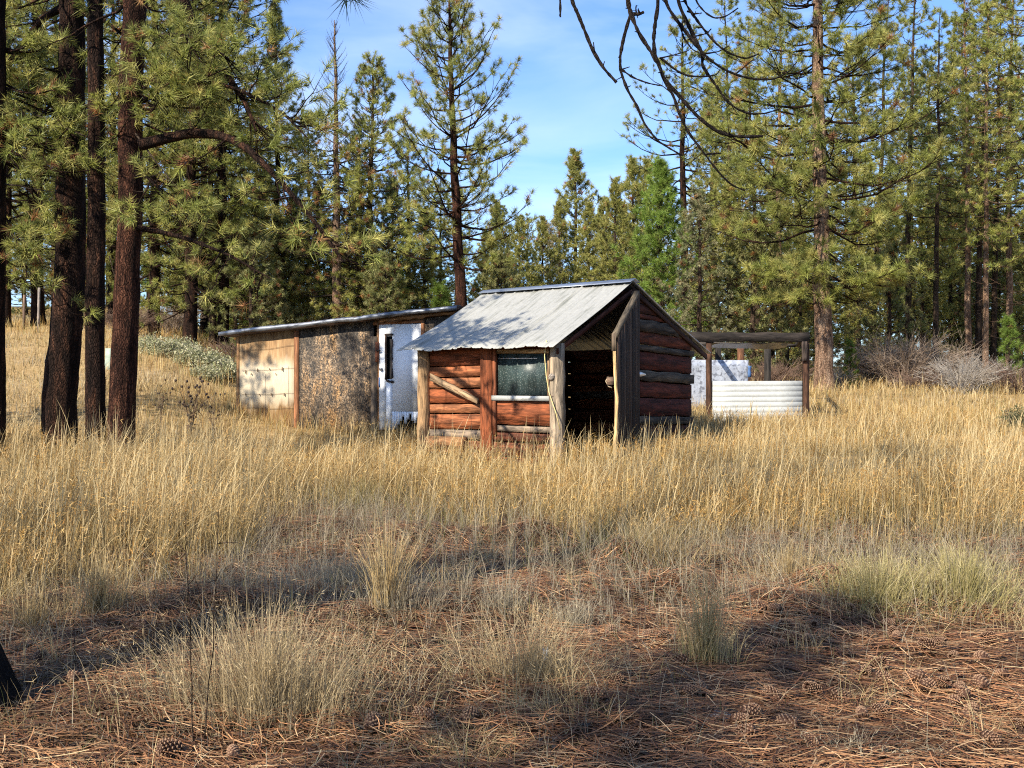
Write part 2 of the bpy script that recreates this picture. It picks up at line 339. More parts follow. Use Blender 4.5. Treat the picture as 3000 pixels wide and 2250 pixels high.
# ------------------------------------------------------------------ foliage tools
def unit(a): return a/(np.linalg.norm(a, axis=-1, keepdims=True)+1e-9)
def tufts(P, D, S, nn, width, cols, rng, spread=(8, 98), droop=.05):
    """needle brushes: P tuft points, D axes, S needle length, cols (n,3) -> verts, tris, colours"""
    n = len(P); P = np.repeat(P, nn, 0); D = unit(np.repeat(D, nn, 0)); S = np.repeat(S, nn); c = np.repeat(cols, nn, 0)
    r = unit(rng.normal(size=(n*nn, 3))); perp = unit(r-D*(r*D).sum(1, keepdims=True))
    th = np.radians(rng.uniform(spread[0], spread[1], n*nn))[:, None]
    d = D*np.cos(th)+perp*np.sin(th); L = (S*rng.uniform(.7, 1.12, n*nn))[:, None]
    base = P+D*(rng.uniform(-.5, .12, n*nn)*S)[:, None]
    tip = base+d*L; tip[:, 2] -= droop*L[:, 0]
    side = unit(np.cross(d, rng.normal(size=d.shape)))*width*.5
    V = np.stack([base-side, base+side, tip], 1).reshape(-1, 3)
    c = c*rng.uniform(.7, 1.3, (n*nn, 1)); c = np.clip(c, 0, 1)
    return V, np.arange(len(V)).reshape(-1, 3), np.repeat(c, 3, 0)
def tubes(lines, col=None):
    """lines: list of (pts, radii, sides) -> verts, quads"""
    VV = []; FF = []; n = 0
    for pts, rad, k in lines:
        pts = np.asarray(pts, float); m = len(pts); T = unit(np.gradient(pts, axis=0))
        ref = np.array([.13, .27, 1.]) if abs(T[0, 2]) < .8 else np.array([1., .21, .1])
        a = unit(np.cross(T, ref)); b = np.cross(T, a); q = np.arange(k)*2*PI/k
        ring = pts[:, None]+(a[:, None]*np.cos(q)[None, :, None]+b[:, None]*np.sin(q)[None, :, None])*np.asarray(rad, float)[:, None, None]
        VV.append(ring.reshape(-1, 3)); i = np.arange(m-1)[:, None]*k; j = np.arange(k)[None]; j2 = (j+1) % k
        FF.append(np.stack([i+j, i+j2, i+k+j2, i+k+j], -1).reshape(-1, 4)+n); n += m*k
    return np.concatenate(VV), np.concatenate(FF)
def trunk_mesh(name, pts, rad, mat, rng, k=14, rough=.06, flare=.35):
    pts = np.asarray(pts, float); m = len(pts); q = np.arange(k)*2*PI/k
    z = pts[:, 2]-pts[0, 2]; rr = np.asarray(rad)*(1+flare*np.exp(-z/.35))
    j = 1+rough*(rng.rand(m, k)-.5)*2
    lob = 1+.10*np.exp(-z/.4)[:, None]*np.cos(5*q+rng.rand()*6)[None]
    ring = np.stack([pts[:, 0, None]+np.cos(q)*rr[:, None]*j*lob, pts[:, 1, None]+np.sin(q)*rr[:, None]*j*lob, np.repeat(pts[:, 2, None], k, 1)], -1)
    i = np.arange(m-1)[:, None]*k; a = np.arange(k)[None]; a2 = (a+1) % k
    F = np.stack([i+a, i+a2, i+k+a2, i+k+a], -1).reshape(-1, 4)
    return mesh(name, ring.reshape(-1, 3), F, mat, smooth=True)
GREENS = np.array([(.17, .20, .05), (.24, .26, .065), (.32, .31, .10), (.20, .22, .065)])
YGREEN = np.array([(.26, .27, .07), (.22, .24, .06), (.32, .30, .10)])
BGREEN = np.array([(.035, .07, .03), (.05, .09, .035), (.07, .11, .04)])
BROWN = np.array([(.26, .12, .045), (.20, .10, .05), (.32, .19, .09)])
def pick(rng, pal, n, brown=0.0):
    c = pal[rng.randint(len(pal), size=n)]*rng.uniform(.8, 1.2, (n, 1))
    k = rng.rand(n) < brown; c[k] = BROWN[rng.randint(3, size=k.sum())]; return c

def branch(rng, p, az, el, L, lines, tp, td, tup=.14, droop=.10, r=.03, dens=1.0, leaf=1.0, sec=1.0, sides=5, bend=0):
    """one limb with side shoots; appends tubes to lines and needle tufts to tp/td"""
    n = 7; s = np.linspace(0, 1, n); h = np.array([math.cos(az), math.sin(az), 0]); lat = np.array([-h[1], h[0], 0])
    wig = np.cumsum(rng.normal(0, .035, n))*L; wig -= wig[0]
    pts = p+h*(L*s*math.cos(el))[:, None]+lat*(wig+bend*L*s*s)[:, None]
    pts[:, 2] += L*s*math.sin(el)-droop*L*np.sin(PI*s*.8)+tup*L*s**2.2+np.cumsum(rng.normal(0, .015, n))*L
    lines.append((pts, r*(1-.82*s), sides))
    ns = max(2, int((2.2+L*3.1)*sec))
    for k in range(ns):
        t = .22+.76*(k+rng.rand())/ns; q = t*(n-1); i = min(int(q), n-2); f = q-i; b = pts[i]*(1-f)+pts[i+1]*f
        T = unit(pts[i+1]-pts[i]); a2 = rng.choice([-1, 1])*math.radians(rng.uniform(25, 70))
        d = np.array([T[0]*math.cos(a2)-T[1]*math.sin(a2), T[0]*math.sin(a2)+T[1]*math.cos(a2), T[2]*.5+rng.uniform(-.15, .40)]); d = unit(d)
        l = max(.16, L*(.16+.34*(1-t))*rng.uniform(.6, 1.2)); s2 = np.linspace(0, 1, 4)
        pp = b+d*(l*s2)[:, None]; pp[:, 2] += tup*1.4*l*s2**2
        lines.append((pp, max(.005, r*.32)*(1-.7*s2), 3))
        if rng.rand() > leaf*.9: continue
        D = unit(pp[3]-pp[2]); tp.append(pp[3]); td.append(D)
        for g in (.42, .74):
            if rng.rand() < .5*dens:
                e = unit(D+rng.normal(0, .55, 3)+np.array([0, 0, .3])); w = rng.uniform(.05, .22)
                o = b+(pp[3]-b)*g+e*w; tp.append(o); td.append(e)
                lines.append((np.array([b+(pp[3]-b)*g, o]), [.006, .004], 3))
    if rng.rand() < leaf: tp.append(pts[-1]); td.append(unit(pts[-1]-pts[-2]))

def pine_parts(seed, H, r0, cb, Rc, mat, pal=GREENS, prof=.75, needle=.19, nn=22, nw=.013, brown=.03, dead_low=.5, el0=-8, el1=48, dz=.42, nb=(3, 5), dens=1.0,
               lean=(0, 0), leaf_top=1.0, k=12, tup=.16, droop=.10, extra=None, gap=0.0, leafmin=0, wob=.04, base_shape=.55, sec=1.0, rough=.06, limbmat=None, maxz=None):
    sec *= .8; rng = R(seed); m = max(10, int(H*2.2)); z = np.linspace(0, 1, m); z = z**1.15*H
    pts = np.stack([lean[0]*z/H+np.cumsum(rng.normal(0, wob, m))*.4, lean[1]*z/H+np.cumsum(rng.normal(0, wob, m))*.4, z], 1); pts[:, :2] -= pts[0, :2]
    pts[0, 2] = -.25
    rad = r0*(1-z/H)**.8*.96+.012
    tr = trunk_mesh('trunk', pts, rad, mat, rng, k, rough)
    at = lambda h: np.array([np.interp(h, z, pts[:, 0]), np.interp(h, z, pts[:, 1]), h])
    lines = []; tp = []; td = []; tl = []
    h = cb*H; az = rng.rand()*6
    while h < H*.985:
        t = (h-cb*H)/(H-cb*H); nbr = rng.randint(nb[0], nb[1]+1)
        for q in range(nbr):
            az += 2*PI/nbr+rng.normal(0, .35)
            pr = min(1, base_shape+t/.25*(1-base_shape))*(1-t)**prof
            L = max(.22, Rc*pr*rng.uniform(.6, 1.15))
            if rng.rand() < gap: continue
            if maxz is not None and h > maxz: continue
            el = math.radians(el0+(el1-el0)*t**1.2+rng.normal(0, 8)); lf = 1.0 if t < .6 else leaf_top
            branch(rng, at(h+rng.normal(0, .08)), az, el, L, lines, tp, td, tup, droop, max(.009, min(.045, r0*.24)*(L/Rc)**.7), dens, lf, sec)
        h += dz*(1-.45*t)*rng.uniform(.7, 1.3)
    if leaf_top >= 1: tp.append(at(H)); td.append(np.array([0, 0, 1.]))
    # dead twigs on the bare lower trunk
    h = .10*H
    while h < cb*H*1.25 and dead_low > 0:
        if rng.rand() < dead_low:
            branch(rng, at(h), rng.rand()*6.28, math.radians(rng.uniform(-25, 20)), Rc*rng.uniform(.18, .55), lines, [], [], .02, .12, .012, 0, 0, .9, 4)
        h += .28
    if extra: extra(rng, at, lines, tp, td)
    tp = np.array(tp); td = np.array(td); c = pick(rng, pal, len(tp), brown)
    V, F, cc = tufts(tp, td, needle*.95*rng.uniform(.7, 1.25, len(tp)), int(nn*2.1), nw*.95, c, rng)
    cr = mesh('crown', V, F, M_NEEDLE, cc)
    LV, LF = tubes(lines); lm = mesh('limbs', LV, LF, limbmat or mat, smooth=True)
    return tr, lm, cr
def put_tree(parts, loc, label, group=None, rz=0, s=1.0, name='pine_tree', cat='tree'):
    t = thing(name, label, cat, loc, group, rz); t.scale = (s, s, s)
    for nme, me in zip(('trunk', 'limbs', 'crown'), parts): link(nme, me, t)
    return t
def gl(px, d, dz=0): x = (px-1500)/3000*d; return (x, d, float(zg(x, d))+dz)

# ------------------------------------------------------------------ cabin with metal roof
random.seed(7)
G0 = np.array([1.932, 17.0, 0]); EU = np.array([-.819, .574, 0]); EV = np.array([.574, .819, 0]); Z = np.array([0, 0, 1.])
def W(u_, v_, z_): return G0+EU*u_+EV*v_+Z*z_
VF, VB, UL = -2.11, 2.38, 2.62      # front wall, back wall, left wall
FLOOR = .35
def zr(v_): return 3.37-.475*(-v_) if v_ < 0 else 3.37-.352*v_
cab = thing('log_cabin', 'small rustic wooden cabin with pale corrugated metal roof and open plank door', 'shed', W(1.3, 0, .5))
CO = np.array(cab.location)
RED = [(.27, .085, .035), (.34, .125, .055), (.22, .068, .03), (.38, .16, .075), (.25, .09, .045)]
GRY = [(.27, .22, .17), (.33, .28, .22), (.22, .18, .14)]
DRK = [(.085, .038, .024), (.12, .045, .028), (.065, .033, .025), (.15, .055, .03)]
# front wall, two bays
f = MB()
def row(mb, a, b, z0, z1, face, out, col, n=7, jit=.06, drop=0, th=.05, proud=0):
    """plank from W-point function a to b between z0 and z1; out = outward unit vector"""
    m = (z0+z1)/2; h = (z1-z0)/2-.007
    p0 = np.array([a[0], a[1], m]); p1 = np.array([b[0], b[1], m-drop])
    mb.board(p0-out*th*.5+out*proud, p1-out*th*.5+out*proud, Z*h, out*th, col, n, jit)
OUTF = -EV; OUTG = -EU
z = FLOOR-.05; k = 0
lo = [(.30, .62, DRK[3]), (.63, .80, RED[2]), (.81, .97, GRY[0]), (.975, 1.22, RED[1]), (1.225, 1.38, RED[3]), (1.385, 1.62, RED[0]), (1.625, 1.80, RED[3]), (1.805, 1.98, RED[1]), (1.985, 2.30, RED[2])]
for z0, z1, c in lo:
    row(f, W(1.42, VF, 0), W(UL-.05, VF, 0), z0, z1, None, OUTF, c, 8, .05, .01, .05, random.uniform(-.01, .015))
for z0, z1, c in [(.30, .55, RED[2]), (.555, .78, RED[4]), (.785, .93, DRK[3]), (.935, 1.04, GRY[0]), (1.045, 1.425, RED[0]), (2.17, 2.31, RED[2])]:
    row(f, W(.08, VF, 0), W(1.42, VF, 0), z0, z1, None, OUTF, c, 9, .05, -.015, .05, random.uniform(-.01, .02))
row(f, W(1.21, VF, 0), W(1.42, VF, 0), 1.43, 2.165, None, OUTF, RED[2], 2, .02)
row(f, W(.06, VF, 0), W(.17, VF, 0), 1.43, 2.165, None, OUTF, DRK[3], 2, .02)
f.build('front_wall', M_WOOD, cab, CO)
# gable wall right of the door
g = MB()
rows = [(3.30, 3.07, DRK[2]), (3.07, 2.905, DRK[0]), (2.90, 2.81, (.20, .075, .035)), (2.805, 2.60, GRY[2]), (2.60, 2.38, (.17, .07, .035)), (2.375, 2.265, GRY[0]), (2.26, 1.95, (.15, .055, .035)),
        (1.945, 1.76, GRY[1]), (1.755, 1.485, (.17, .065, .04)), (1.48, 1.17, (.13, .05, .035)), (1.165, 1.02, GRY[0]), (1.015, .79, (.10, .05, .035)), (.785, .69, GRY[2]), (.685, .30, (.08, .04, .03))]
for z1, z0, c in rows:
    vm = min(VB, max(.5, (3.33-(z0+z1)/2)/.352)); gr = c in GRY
    row(g, W(0, .20, 0), W(0, vm+(.05 if gr and vm >= VB else 0), 0), z0, z1, None, OUTG, (.74*c[0], .50*c[1], .50*c[2]) if not gr else tuple(.30*q for q in c), 9, .16 if gr else .05, .045*vm/VB if z1 > .9 else .02, .06 if gr else .05, .028 if gr else 0)  # plank tones scaled down to deepen the shade on this unlit end
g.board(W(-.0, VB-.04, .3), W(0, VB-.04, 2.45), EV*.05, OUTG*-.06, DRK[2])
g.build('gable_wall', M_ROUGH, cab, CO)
b_ = MB()   # back and far walls, seen through the doorway
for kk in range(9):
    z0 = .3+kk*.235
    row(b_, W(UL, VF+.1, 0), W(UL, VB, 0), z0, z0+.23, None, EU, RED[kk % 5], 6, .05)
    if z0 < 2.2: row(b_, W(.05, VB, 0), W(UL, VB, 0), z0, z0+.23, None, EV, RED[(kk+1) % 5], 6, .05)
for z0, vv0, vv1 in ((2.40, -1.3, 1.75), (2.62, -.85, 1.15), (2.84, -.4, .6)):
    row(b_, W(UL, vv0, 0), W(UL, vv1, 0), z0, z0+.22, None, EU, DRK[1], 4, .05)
b_.board(W(UL+.03, VF+.1, 1.25), W(UL+.03, VB, 1.25), Z*.97, EU*.02, DRK[2]); b_.board(W(.05, VB+.03, 1.2), W(UL, VB+.03, 1.2), Z*1.0, EV*.02, DRK[2])  # backing sheets added to keep light out of the plank gaps
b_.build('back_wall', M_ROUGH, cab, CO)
br = MB()
br.board(W(.35, -1.9, 2.28), W(.35, -.15, 3.08), Z*.05, EU*.04, DRK[1]); br.board(W(1.4, -1.9, 2.28), W(1.4, -.15, 3.08), Z*.05, EU*.04, DRK[1]); br.board(W(2.3, -1.9, 2.28), W(2.3, -.15, 3.08), Z*.05, EU*.04, DRK[1])
br.board(W(.9, VB-.1, 1.55), W(2.5, VB-.1, 1.5), Z*.07, EV*-.05, GRY[2]); br.board(W(.3, .1, 2.1), W(1.6, 2.2, 2.25), Z*.05, EU*.05, DRK[3]); br.board(W(.05, .1, 3.2), W(2.6, .1, 3.2), Z*.06, EV*.05, DRK[1])
br.build('rafters', M_ROUGH, cab, CO)
# posts
def post(p, z0, z1, r, col, lean=(0, 0), bul=.0, name='corner_post'):
    mb = MB(); n = 9; pts = []; rad = []
    for i in range(n):
        t = i/(n-1); q = np.array([p[0]+lean[0]*t, p[1]+lean[1]*t, z0+(z1-z0)*t])+np.array([random.uniform(-1, 1), random.uniform(-1, 1), 0])*.012
        pts.append(q); rad.append(r*(1.06-.12*t+random.uniform(-.05, .05)+bul*math.exp(-((t-.62)/.12)**2)))
    mb.tube(pts, rad, 12, col, .05); return mb.build(name, M_ROUGH, cab, CO, True)
tag(post(W(2.60, VF-.06, 0), .25, 2.29, .105, (.40, .27, .15)), 'round log post at the far corner of the front wall')
pr = post(W(.03, VF-.04, 0), .25, 2.29, .115, (.34, .29, .22), (.0, 0), .14); tag(pr, 'knotty grey log post beside the doorway')
kn = MB(); kn2 = MB(); q = W(.06, VF-.16, 1.78)
kn.tube([q+EV*.05, q-EV*.01, q-EV*.03], [.06, .05, .02], 9, (.42, .38, .33), .1); q = W(.03, VF-.16, 1.5); kn2.tube([q+EV*.05, q, q-EV*.015], [.035, .03, .01], 8, (.30, .24, .19), .1)
kn.build('knot', M_ROUGH, pr, CO, True); kn2.build('knot', M_ROUGH, pr, CO, True)
mp_ = MB(); mp_.board(W(1.31, VF-.02, .28), W(1.31, VF-.02, 2.29), EU*.10, OUTF*.09, (.27, .085, .035), 10, .06); mp_.board(W(1.17, VF-.02, .9), W(1.17, VF-.02, 2.28), EU*.028, OUTF*.06, (.22, .08, .04), 6, .05)
mp_.build('middle_post', M_WOOD, cab, CO)
tag(MB().board(W(2.42, VF-.07, 1.81), W(1.44, VF-.10, 1.42), Z*.06, OUTF*.05, (.34, .25, .16), 8, .12, taper=.75).build('diagonal_brace', M_ROUGH, cab, CO), 'grey split diagonal brace')
bx = MB(); bx.board(W(2.47, VF-.03, .76), W(1.72, VF-.03, .75), Z*.095, OUTF*.16, (.36, .19, .09), 4, .03); bx.board(W(2.47, VF-.03, .63), W(1.74, VF-.03, .62), Z*.03, OUTF*.14, (.28, .12, .06), 4, .05)
bx.build('nest_box', M_WOOD, cab, CO)
hole = MB(); hole.board(W(2.45, VF-.03, .48), W(2.0, VF-.03, .46), Z*.09, OUTF*.012, (.015, .01, .008), 3, .25); hole.build('hole_shade', M_BLACK, cab, CO)  # flat black plate painting the shade of a hole in the wall
# window
wn = MB(); wn.board(W(1.23, VF-.005, 2.19), W(.17, VF-.005, 2.17), Z*.03, OUTF*.05, (.42, .30, .17)); wn.board(W(1.215, VF-.005, 1.50), W(1.215, VF-.005, 2.16), EU*.018, OUTF*.045, (.16, .07, .04)); wn.board(W(.185, VF-.005, 1.50), W(.185, VF-.005, 2.14), EU*.018, OUTF*.045, (.3, .2, .12))
win = wn.build('window', M_WOOD, cab, CO)
sp = MB(); sp.loft([[W(1.195, VF-.005, 1.51), W(.205, VF-.005, 1.51), W(.205, VF-.012, 1.51), W(1.195, VF-.012, 1.51)], [W(1.195, VF-.005, 2.158), W(.205, VF-.005, 2.14), W(.205, VF-.012, 2.14), W(1.195, VF-.012, 2.158)]])
sp.build('pane', M_GLASS, win, CO)
wr_ = MB(); wr_.tube([W(1.13, VF-.02, 2.085), W(.40, VF-.02, 2.07)], .006, 5); wr_.build('wire', M_BRIGHT, win, CO)
sl_ = MB(); sl_.board(W(1.24, VF-.01, 1.47), W(.13, VF-.01, 1.46), Z*.038, OUTF*.08, (1, 1, 1), 2, .02); sl_.build('sill', M_WHITE, win, CO)
# cord on the post
cd = MB(); cd.tube([W(.13, VF-.18, 2.33), W(.15, VF-.20, 2.1), W(.12, VF-.2, 1.8), W(.07, VF-.2, 1.55), W(-.05, VF-.2, 1.25), W(-.11, VF-.18, 1.0)], .008, 5); cd.build('cord', M_CORD, cab, CO, True)
# roof
def roof_sheet(u0, u1, vr, ve, zridge, zeave, name, mat, rib=.20, nu=160, nv=14, eave_wave=.02, seed=1):
    rng = R(seed); us = np.linspace(u0, u1, nu); T = np.linspace(0, 1, nv); rows_ = []
    sheet = np.floor((us-u0)/.9).astype(int); off = rng.uniform(-.03, .03, 12)[sheet]; tilt = rng.uniform(-.006, .010, 12)[sheet]
    ph = ((us-u0) % rib)/rib; prof = .018*np.clip(1-np.abs(ph-.5)/.14, 0, 1)+.004*np.clip(1-np.abs(((us-u0) % (rib/3))/(rib/3)-.5)/.2, 0, 1)+tilt+.012*(np.minimum((us-u0) % .9, .03) < .012)
    wv = eave_wave*(vnoise(us*3.1, us*0+seed, 4)-.5)*2
    for t in T:
        vv = vr+(ve-vr)*t+np.sign(ve-vr)*off*t; zz = zridge+(zeave-zridge)*t-.03*math.sin(PI*t)+prof+wv*t**5+.010*(vnoise(us*1.3, us*0+t*4, 9)-.5)
        rows_.append(G0[None]+EU[None]*us[:, None]+EV[None]*vv[:, None]+Z[None]*zz[:, None])
    A = np.array(rows_); nn_ = nv*nu
    B_ = A.copy(); B_[..., 2] -= .008
    V = np.concatenate([A.reshape(-1, 3), B_.reshape(-1, 3)])
    i = (np.arange(nv-1)[:, None]*nu+np.arange(nu-1)[None]).ravel(); F1 = np.stack([i, i+1, i+1+nu, i+nu], 1)
    top = np.arange(nu-1); lastr = (nv-1)*nu+top; sd = np.arange(nv-1)*nu
    F2 = F1[:, ::-1]+nn_
    F3 = np.concatenate([np.stack([lastr, lastr+1, lastr+1+nn_, lastr+nn_], 1), np.stack([top+1, top, top+nn_, top+1+nn_], 1), np.stack([sd, sd+nu, sd+nu+nn_, sd+nn_], 1), np.stack([sd+nu-1+nu, sd+nu-1, sd+nu-1+nn_, sd+2*nu-1+nn_], 1)])
    F = np.concatenate([F1, F2, F3]); SL = math.hypot(ve-vr, zeave-zridge)
    uvv = np.tile(np.stack([np.repeat(T*SL, nu), np.tile(us-u0, nv)], 1), (2, 1))
    me = mesh(name, V-CO, F, mat, uv=uvv[F.ravel()]); return me
rf = link('roof', roof_sheet(-.10, 2.95, 0, -2.45, 3.40, 2.235, 'roof', M_ROOF), cab)
link('rear_roof', roof_sheet(-.10, 2.95, 0, 3.08, 3.40, 2.31, 'rear_roof', M_GALV, seed=3), rf)
rc = MB()
for sgn, slope in ((-1, .475), (1, .352)):
    a0 = W(-.13, 0, 3.445); a1 = W(3.0, 0, 3.435); o_ = EV*sgn*.17-Z*slope*.15; nrm = np.array([0, 0, -.006])
    rc.loft([[a0, a0+o_, a0+o_+nrm, a0+nrm], [a1, a1+o_, a1+o_+nrm, a1+nrm]])
rc.build('ridge_cap', M_GALV, rf, CO)
fs = MB(); fs.board(W(-.06, .05, 3.27), W(-.06, 3.0, 2.24), Z*.045, EU*.03, DRK[2], 5, .08); fs.board(W(-.05, .1, 3.26), W(-.05, -2.25, 2.16), Z*.04, EU*.03, DRK[1], 4, .1); fs.build('rake_board', M_ROUGH, cab, CO)
# hinge post and door
hp = MB(); hp.board(W(-.02, .10, .28), W(-.02, .12, 2.62), EV*.085, OUTG*.07, (.10, .065, .045), 8, .07); hp.board(W(-.03, .07, 2.50), W(-.03, .10, 3.24), EV*.085, OUTG*.09, (.17, .12, .085), 4, .08)
hp.build('door_post', M_ROUGH, cab, CO)
H0 = W(-.12, .10, 0); DV = np.array([-.585, -1.95, 0]); DL = np.linalg.norm(DV); DV = DV/DL; DN = np.array([DV[1], -DV[0], 0]); DN = DN if DN[0] > 0 else -DN
dm = MB(); npl = 8
for kx in range(npl):
    s0 = kx/npl*DL; s1 = (kx+1)/npl*DL-.006; zt0 = 3.20-(.86)*s0/DL; zt1 = 3.20-.86*s1/DL; zb = .50+random.uniform(-.03, .03); th = DN*(.035+random.uniform(0, .012))
    r0_ = [H0+DV*s0+Z*zb, H0+DV*s1+Z*zb, H0+DV*s1+Z*zb+th, H0+DV*s0+Z*zb+th]; r1_ = [H0+DV*s0+Z*zt0, H0+DV*s1+Z*zt1, H0+DV*s1+Z*zt1+th, H0+DV*s0+Z*zt0+th]
    mid = [(np.array(a)*.5+np.array(b)*.5)+DN*random.uniform(-.004, .004) for a, b in zip(r0_, r1_)]
    dm.loft([r0_[::-1], mid[::-1], r1_[::-1]], [(.046, .029, .021), (.075, .048, .034), (.030, .020, .016), (.095, .060, .042)][kx % 4])
door = dm.build('plank_door', M_ROUGH, cab, CO)
E1 = H0+DV*DL
ed = MB(); pts = [E1+DV*.02+Z*zz_+DN*(.018+.010*math.sin(zz_*5)+(.02 if .9 < zz_ < 1.6 else 0)) for zz_ in np.linspace(.48, 2.30, 12)]
ed.loft([[p-DN*.022-DV*.012, p-DN*.022+DV*.012, p+DN*.022+DV*.012, p+DN*.022-DV*.012] for p in pts], (.72, .52, .26)); tag(ed.build('lit_edge_strip', M_WOOD, door, CO), 'narrow strip on the free edge of the door, coloured pale as if sunlit')  # pale colour paints the sunlight on the door edge
tr_ = MB(); tr_.board(H0+DV*(DL+.03)+Z*2.37+DN*-.03, H0+DV*.12+Z*3.20+DN*-.03, Z*.036, DN*.08, (.13, .11, .08), 6, .15)
tr_.board(H0+DV*(DL+.015)+Z*2.16+DN*-.03, H0+DV*(DL+.015)+Z*2.42+DN*-.03, DV*.02, DN*.06, (.15, .12, .09)); tr_.build('top_trim', M_ROUGH, door, CO)
hg = MB(); q = W(-.10, .13, 1.86)+OUTG*.012; hg.loft([[q-Z*.035, q+Z*.035, q+Z*.035+OUTG*.012, q-Z*.035+OUTG*.012], [q+EV*.06-Z*.04, q+EV*.06+Z*.045, q+EV*.06+Z*.045+OUTG*.012, q+EV*.06-Z*.04+OUTG*.012], [q+EV*.26-Z*.008, q+EV*.26+Z*.008, q+EV*.26+Z*.008+OUTG*.012, q+EV*.26-Z*.008+OUTG*.012]])
hg.build('hinge', M_BRIGHT, cab, CO)
lt = MB(); q = E1+DV*.02+Z*1.72-DN*.05; lt.box(q, DN*.05, DV*.03, Z*.06, (.2, .14, .1)); lt.tube([q-DN*.03+Z*.06, q-DN*.07, q-DN*.03-Z*.08, q+DN*.02-Z*.10], .012, 5, (.5, .42, .3)); lt.build('latch', M_ROUGH, door, CO)

# ------------------------------------------------------------------ plywood shed
A0 = np.array([(1240-1500)/3000*19.6, 19.6, 0]); ES = np.array([-.924, .381, 0]); EB = np.array([.381, .924, 0]); OUTS = -EB
def S(s_, w_, z_): return A0+ES*s_+EB*w_+Z*z_
sh = thing('plywood_shed', 'long low plywood shed with sloping roof and battered white door', 'shed', S(1.8, 0, .7)); SO = np.array(sh.location)
zt = lambda s_: 3.04-.068*s_-.004*s_*max(0, s_)*0
def panel(name, s0, s1, z0, z1f, w0, w1, mat, lab=None, nseg=8):
    mb = MB(); ss = np.linspace(s0, s1, nseg); V = []; F = []; uv = []
    for w_ in (w0, w1):
        for s_ in ss: V.append(S(s_, w_, z0)); V.append(S(s_, w_, z1f(s_)))
    n = nseg*2
    for i in range(nseg-1):
        a, b, c, d = 2*i, 2*i+1, 2*i+3, 2*i+2
        F.append([a, b, c, d]); uv += [(s_, zz_-.7) for s_, zz_ in ((ss[i], z0), (ss[i], z1f(ss[i])), (ss[i+1], z1f(ss[i+1])), (ss[i+1], z0))]
        F.append([n+d, n+c, n+b, n+a]); uv += [(0, 0)]*4
        F.append([b, n+b, n+c, c]); uv += [(0, 0)]*4
        F.append([a, d, n+d, n+a]); uv += [(0, 0)]*4
    F += [[0, n, n+1, 1], [n-2, n-1, 2*n-1, 2*n-2]]; uv += [(0, 0)]*8
    o = link(name, mesh(name, np.array(V)-SO, F, mat, uv=uv), sh)
    if lab: tag(o, lab)
    return o
panel('plywood_panel', 2.90, 4.33, .4, zt, 0, .03, M_PLY, 'sun bleached tan plywood panel')
panel('strand_board_panel', 1.09, 2.83, .4, zt, 0, .03, M_OSB, 'dark weathered strand board panel')
panel('upper_panel', -.80, .02, .4, zt, .0, .03, M_OSB); panel('door_header', .02, 1.09, 2.90, zt, .02, .05, M_PLY)
bw_ = MB(); bw_.board(S(4.33, .03, 1.5), S(4.33, 3.4, 1.5), Z*1.15, ES*-.03, (.3, .2, .11)); bw_.board(S(4.3, 3.4, 1.5), S(-.8, 3.4, 1.6), Z*1.2, EB*-.03, (.2, .14, .09)); bw_.board(S(-.8, .03, 1.7), S(-.8, 3.4, 1.7), Z*1.3, ES*.03, (.2, .14, .09)); bw_.build('back_wall', M_WOOD, sh, SO)
MB().board(S(2.865, -.03, .45), S(2.865, -.03, zt(2.86)-.03), ES*.05, EB*.06, (.34, .16, .08), 5, .03).build('batten', M_WOOD, sh, SO)
MB().board(S(4.31, -.02, .45), S(4.31, -.02, zt(4.3)-.03), ES*.03, EB*.05, (.42, .25, .12), 5, .05).build('batten', M_WOOD, sh, SO)
MB().board(S(1.06, -.05, .5), S(1.06, -.05, 2.66), ES*.065, EB*.07, (.16, .13, .10), 6, .08).build('batten', M_WOOD, sh, SO)
MB().board(S(.0, -.03, .7), S(.0, -.03, 2.95), ES*.035, EB*.05, (.33, .16, .08), 5, .04).build('batten', M_WOOD, sh, SO)
MB().board(S(.98, -.02, .7), S(.98, -.02, 2.93), ES*.025, EB*.04, (.40, .22, .11), 5, .05).build('batten', M_WOOD, sh, SO)
MB().board(S(1.09, -.02, 2.91), S(-.02, -.02, 2.93), Z*.03, EB*.04, (.36, .18, .09), 3, .05).build('batten', M_WOOD, sh, SO)

# wires with pegs over the pale panel
wi = MB()
for zz0, zz1 in ((2.42, 2.52), (2.02, 2.06), (1.53, 1.55), (1.25, 1.24)):
    wi.tube([S(4.2-1.3*t, -.02, zz0+(zz1-zz0)*t+.012*math.sin(t*9)) for t in np.linspace(0, 1, 7)], 0.003, 4, (.10, .08, .06))
wi.tube([S(3.62, -.015, 1.95), S(3.62, -.015, 1.0)], .0025, 4, (.06, .05, .05)); wi.tube([S(3.06, -.015, 2.1), S(3.06, -.015, 1.3)], .0025, 4, (.06, .05, .05))
for s_, zz_, h_ in ((4.10, 2.0, .07), (3.96, 1.95, .03), (3.80, 2.03, .06), (3.51, 2.05, .025), (3.20, 2.05, .07), (3.36, 1.95, .02), (4.10, 1.53, .04), (3.76, 1.53, .03), (3.47, 1.53, .05), (3.15, 1.53, .05)):
    wi.box(S(s_, -.03, zz_), ES*.009, EB*.006, Z*h_*.55, (.26, .19, .12))
wi.build('wire_and_pegs', M_WOOD, sh, SO)
